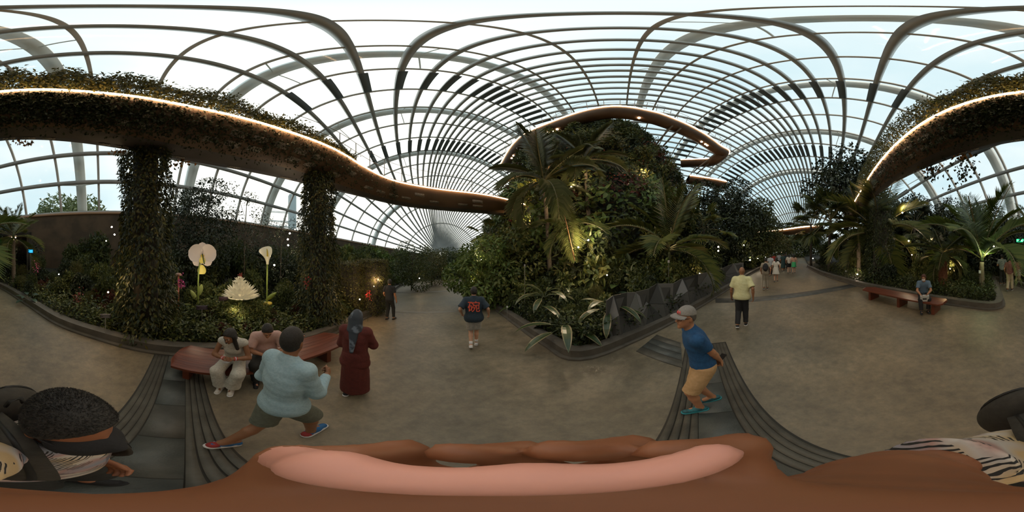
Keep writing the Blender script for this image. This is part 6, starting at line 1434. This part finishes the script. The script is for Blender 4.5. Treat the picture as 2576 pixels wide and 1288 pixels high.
spray(605,700,5.2,8,(.40,.06,.05),'dark red flower tips rising behind the water lily lantern')
spray(925,742,6.2,8,(.50,.02,.02),'red flowers by the lit garden lamp near the man in black',nm='red_flowers')
spray(772,706,5.0,6,(.40,.02,.02),'red flowers low on the ferny column',nm='red_flowers')
spray(95,673,6.2,8,(.45,.08,.20),'small pink flowers behind the left kerb',nm='pink_flowers')
spray(200,745,5.0,10,(.25,.04,.03),'dull red flowers low in the left bed',nm='red_flowers')
# ================================================================ faceted metal wall of the mountain bed
m_pa=[mat('metal_facet_'+n_,c,.55,metal=.3) for n_,c in(('dark',(.045,.045,.042)),('mid',(.085,.083,.078)),('pale',(.16,.155,.15)),('grey',(.11,.11,.10)))]
fw=tag(empty('faceted_wall',(0,0,0)),kind='structure'); fw['label']='low wall of folded triangular grey metal panels'
basep=[G(x_,y_)[:2] for x_,y_ in((1545,874),(1586,861),(1632,840),(1671,821),(1716,796),(1760,772),(1806,743),(1850,716),(1882,696))]
bz=bez([np.array([a[0],a[1],0]) for a in basep],13)[:,:2]; Tn=norm(np.gradient(bz,axis=0)); nn=np.stack([-Tn[:,1],Tn[:,0]],1)
if np.dot(nn[5],np.array([MC[0],MC[1]])-bz[5])<0: nn=-nn
rows=[]
for r_,(off,z_) in enumerate(((.12,.02),(.30,.62),(.42,1.22))):
    rows.append([np.array([*(bz[i]+nn[i]*(off+(.10 if (i+r_)%2 else -.05)*(r_>0))),0])+[0,0,gz(*bz[i])+z_+(.05*((i*7)%3-1) if r_==2 else (.12*((i*5)%3-1) if r_==1 else 0))] for i in range(13)])
k=0
for r_ in range(2):
    for i in range(12):
        a,b_,c,d=rows[r_][i],rows[r_][i+1],rows[r_+1][i+1],rows[r_+1][i]
        for tri in(((a,b_,c),(a,c,d)) if (i+r_)%2 else ((a,b_,d),(b_,c,d))):
            q=np.array(tri); ctr=q.mean(0); q=ctr+(q-ctr)*.975; n_=norm(np.cross(q[1]-q[0],q[2]-q[0])); V=np.vstack([q,q-n_*.03]); obj('facet_panel',V,[(0,1,2),(5,4,3),(0,3,4,1),(1,4,5,2),(2,5,3,0)],m_pa[(k*7+r_*2+(k//3))%4 if r_ else (k*5)%2],fw); k+=1
V=[];F=[]
for i in range(13):
    V+=[rows[0][i]+[nn[i][0]*.06,nn[i][1]*.06,-.1],rows[1][i]+[nn[i][0]*.06,nn[i][1]*.06,0],rows[2][i]+[nn[i][0]*.06,nn[i][1]*.06,-.02]]
    if i: q=(i-1)*3; F+=[(q,q+3,q+4,q+1),(q+1,q+4,q+5,q+2)]
obj('backing',V,F,m_joint,fw)
# ================================================================ warm garden lamps
m_lamp=emit('lamp_lens_warm',(1.0,.72,.45),26.0); m_lampw=emit('lamp_lens_white',(1.0,.86,.72),40.0); m_house=mat('lamp_housing',(.02,.02,.02),.5)
LAMPS=[(281,571,7.6,9,'w','on the brown wall left of the first column, uppermost'),(288,590,7.2,4,'w','under the uppermost lamp left of the first column'),(267,606,6.6,9,'y','lighting yellow leaves left of the first column'),
 (272,735,3.9,5,'y','low at the left foot of the first column'),(148,690,6.3,5,'y','deep in the left bed before the brown wall'),(415,540,6.8,3,'w','on the right side of the first column, upper'),(420,643,6.2,3,'w','on the right side of the first column, lower'),
 (729,587,7.2,6,'w','high on the left side of the ferny column'),(724,602,7.2,8,'w','middle of the three lamps left of the ferny column'),(725,617,7.2,8,'w','lowest of the three lamps left of the ferny column'),(742,577,6.9,5,'y','topmost amber lamp on the ferny column'),
 (690,667,6.8,7,'w','behind the calla lily lantern'),(905,753,5.9,12,'y','low by the red flowers near the person in black'),(941,720,7.0,4,'y','at the foot of the clipped pillar, first'),(953,718,7.2,4,'y','at the foot of the clipped pillar, second'),
 (1115,686,22,12,'y','at the far bend of the descending path'),(1055,700,15,4,'y','along the left side of the descending path'),(1210,652,8.0,5,'w','in the bright green tree at the path corner'),(1190,707,8.5,5,'y','low in the bushes at the path corner'),
 (1455,622,6.9,45,'w','the brightest, behind the hanging palm frond'),(1480,604,7.6,12,'w','small round one just right of the brightest lamp'),(1437,470,8.6,6,'w','high on the trunk of the tallest palm'),(1398,323,13.5,25,'w','under the left part of the high ring'),
 (1527,692,6.2,5,'y','in the leaves in front of the mountain'),(1320,560,11.2,50,'y','behind the hanging pale palm under the walkway end'),(1807,621,11.5,10,'w','upper of two beside the dark broadleaf tree'),(1807,631,11.5,10,'w','lower of two beside the dark broadleaf tree'),
 (1871,617,15,8,'w','in the dark trees above the upper path'),(1887,654,16,10,'w','low beside the upper path, first'),(1906,651,18,10,'w','low beside the upper path, second'),(1927,646,20,10,'w','low beside the upper path, third'),(1965,635,26,14,'y','at the end of the upper path'),
 (1760,688,9.0,5,'y','just above the faceted wall'),(2157,690,10.8,14,'w','at the foot of the pale palm trunk'),(2207,693,10.0,14,'y','at the foot of the middle palm'),(2270,535,10.5,16,'w','high in the palm bed'),(2286,606,10.0,16,'w','middle of the palm bed'),(2294,641,10.2,7,'y','lower middle of the palm bed'),
 (2390,676,8.4,16,'y','beside the red brown tree fern trunk'),(2500,620,9.8,8,'w','under the bright green palm by the corridor'),(2340,610,11.5,16,'y','lighting lime leaves in the palm bed'),(1545,400,13.0,0,'y','x'),(2045,650,22,14,'y','right of the far path')]
for i,(px_,py_,d_,pw,kd,lb) in enumerate(LAMPS):
    p=AE(px_,py_,d_)
    if lb=='x': continue
    w_=kd=='w'; lb=('bright white' if w_ else 'warm amber')+' garden lamp '+lb
    r_=.012+.0032*d_*(1 if w_ else .6); f_=norm(CAM-p); Rl=np.array(Vector(f_).to_track_quat('Z','Y').to_matrix())
    o=tag(empty('garden_spotlight',tuple(p)),lb,'lamp'); b=MB(); b.lathe([(r_*1.1,-r_*2.2),(r_*1.25,0),(r_*1.15,.0)],(0,0,0),12); b.V=[tuple(Rl@np.array(v)) for v in b.V]; b.build('housing',m_house,o,True)
    b=MB(); b.lathe([(r_,.001),(r_,.008)],(0,0,0),12); b.V=[tuple(Rl@np.array(v)) for v in b.V]; b.build('lens',m_lampw if w_ else m_lamp,o)
    ld=bpy.data.lights.new('lamp_light','POINT'); ld.energy=pw*2.2; ld.color=(1.0,.66,.32) if not w_ else (1.0,.78,.52); ld.shadow_soft_size=.06
    lo_=bpy.data.objects.new('lamp_light',ld); COL.objects.link(lo_); lo_.location=Vector(p+f_*.15+np.array([0,0,.25])); 
# added point lights without fixtures, brightening mountain, palms and lanterns
for px_,py_,d_,pw,c in((509,700,5.1,9,(1,.85,.62)),(673,700,5.4,7,(1,.82,.5)),(606,800,4.2,4,(1,.86,.6)),(590,780,4.4,8,(1,.8,.5)),(2480,640,7.0,28,(.8,1,.5)),(1340,450,10.6,110,(1,.5,.2)),(1560,560,9.6,70,(1,.8,.5)),(1470,420,8.0,40,(1,.75,.4)),(1620,430,11,110,(1,.6,.35)),(1690,600,8.2,14,(1,.8,.5)),(1400,500,7.8,30,(1,.7,.4))):
    ld=bpy.data.lights.new('added_glow','POINT'); ld.energy=pw; ld.color=c; ld.shadow_soft_size=.15; lo_=bpy.data.objects.new('added_glow',ld); COL.objects.link(lo_); lo_.location=Vector(AE(px_,py_,d_))
# industrial roof seen outside beyond the sapling: pale tower and truss gantry
m_gan=mat('pale_gantry_steel',(.45,.50,.52),.6); c0=AE(735,540,75); c0[2]=-4.5
o=tag(empty('gantry_tower',tuple(c0)),'pale industrial tower and truss gantry outside the glass','building'); b=MB(); b.box((0,0,18),(3.2,3.2,36)); b.build('tower',m_gan,o)
fz=facing(c0); Rg=np.array(Matrix.Rotation(-fz,3,'Z')); b=MB()
for z_ in(20,22.5,27): 
    for y_ in(-1,1): b.tube([Rg@np.array([0,y_,z_]),Rg@np.array([12,y_,z_+1])],.18,5)
for i in range(9): b.tube([Rg@np.array([i*1.4,1,20+i*.1]),Rg@np.array([i*1.4+.7,1,22.5+i*.1]),Rg@np.array([i*1.4+1.4,1,20+i*.1])],.14,5)
b.build('truss',m_gan,o)

for i in range(26,100,7):  # added point lights that strengthen the strip's warm glow on leaves and fascia
    ld=bpy.data.lights.new('strip_glow','POINT'); ld.energy=2.6; ld.color=(1.0,.62,.22); ld.shadow_soft_size=.12; lo_=bpy.data.objects.new('strip_glow',ld); COL.objects.link(lo_)
    lo_.location=Vector(Pn[i]+norm((Pn[i]-Pf[i])*[1,1,0])*.30+np.array([0,0,.10]))
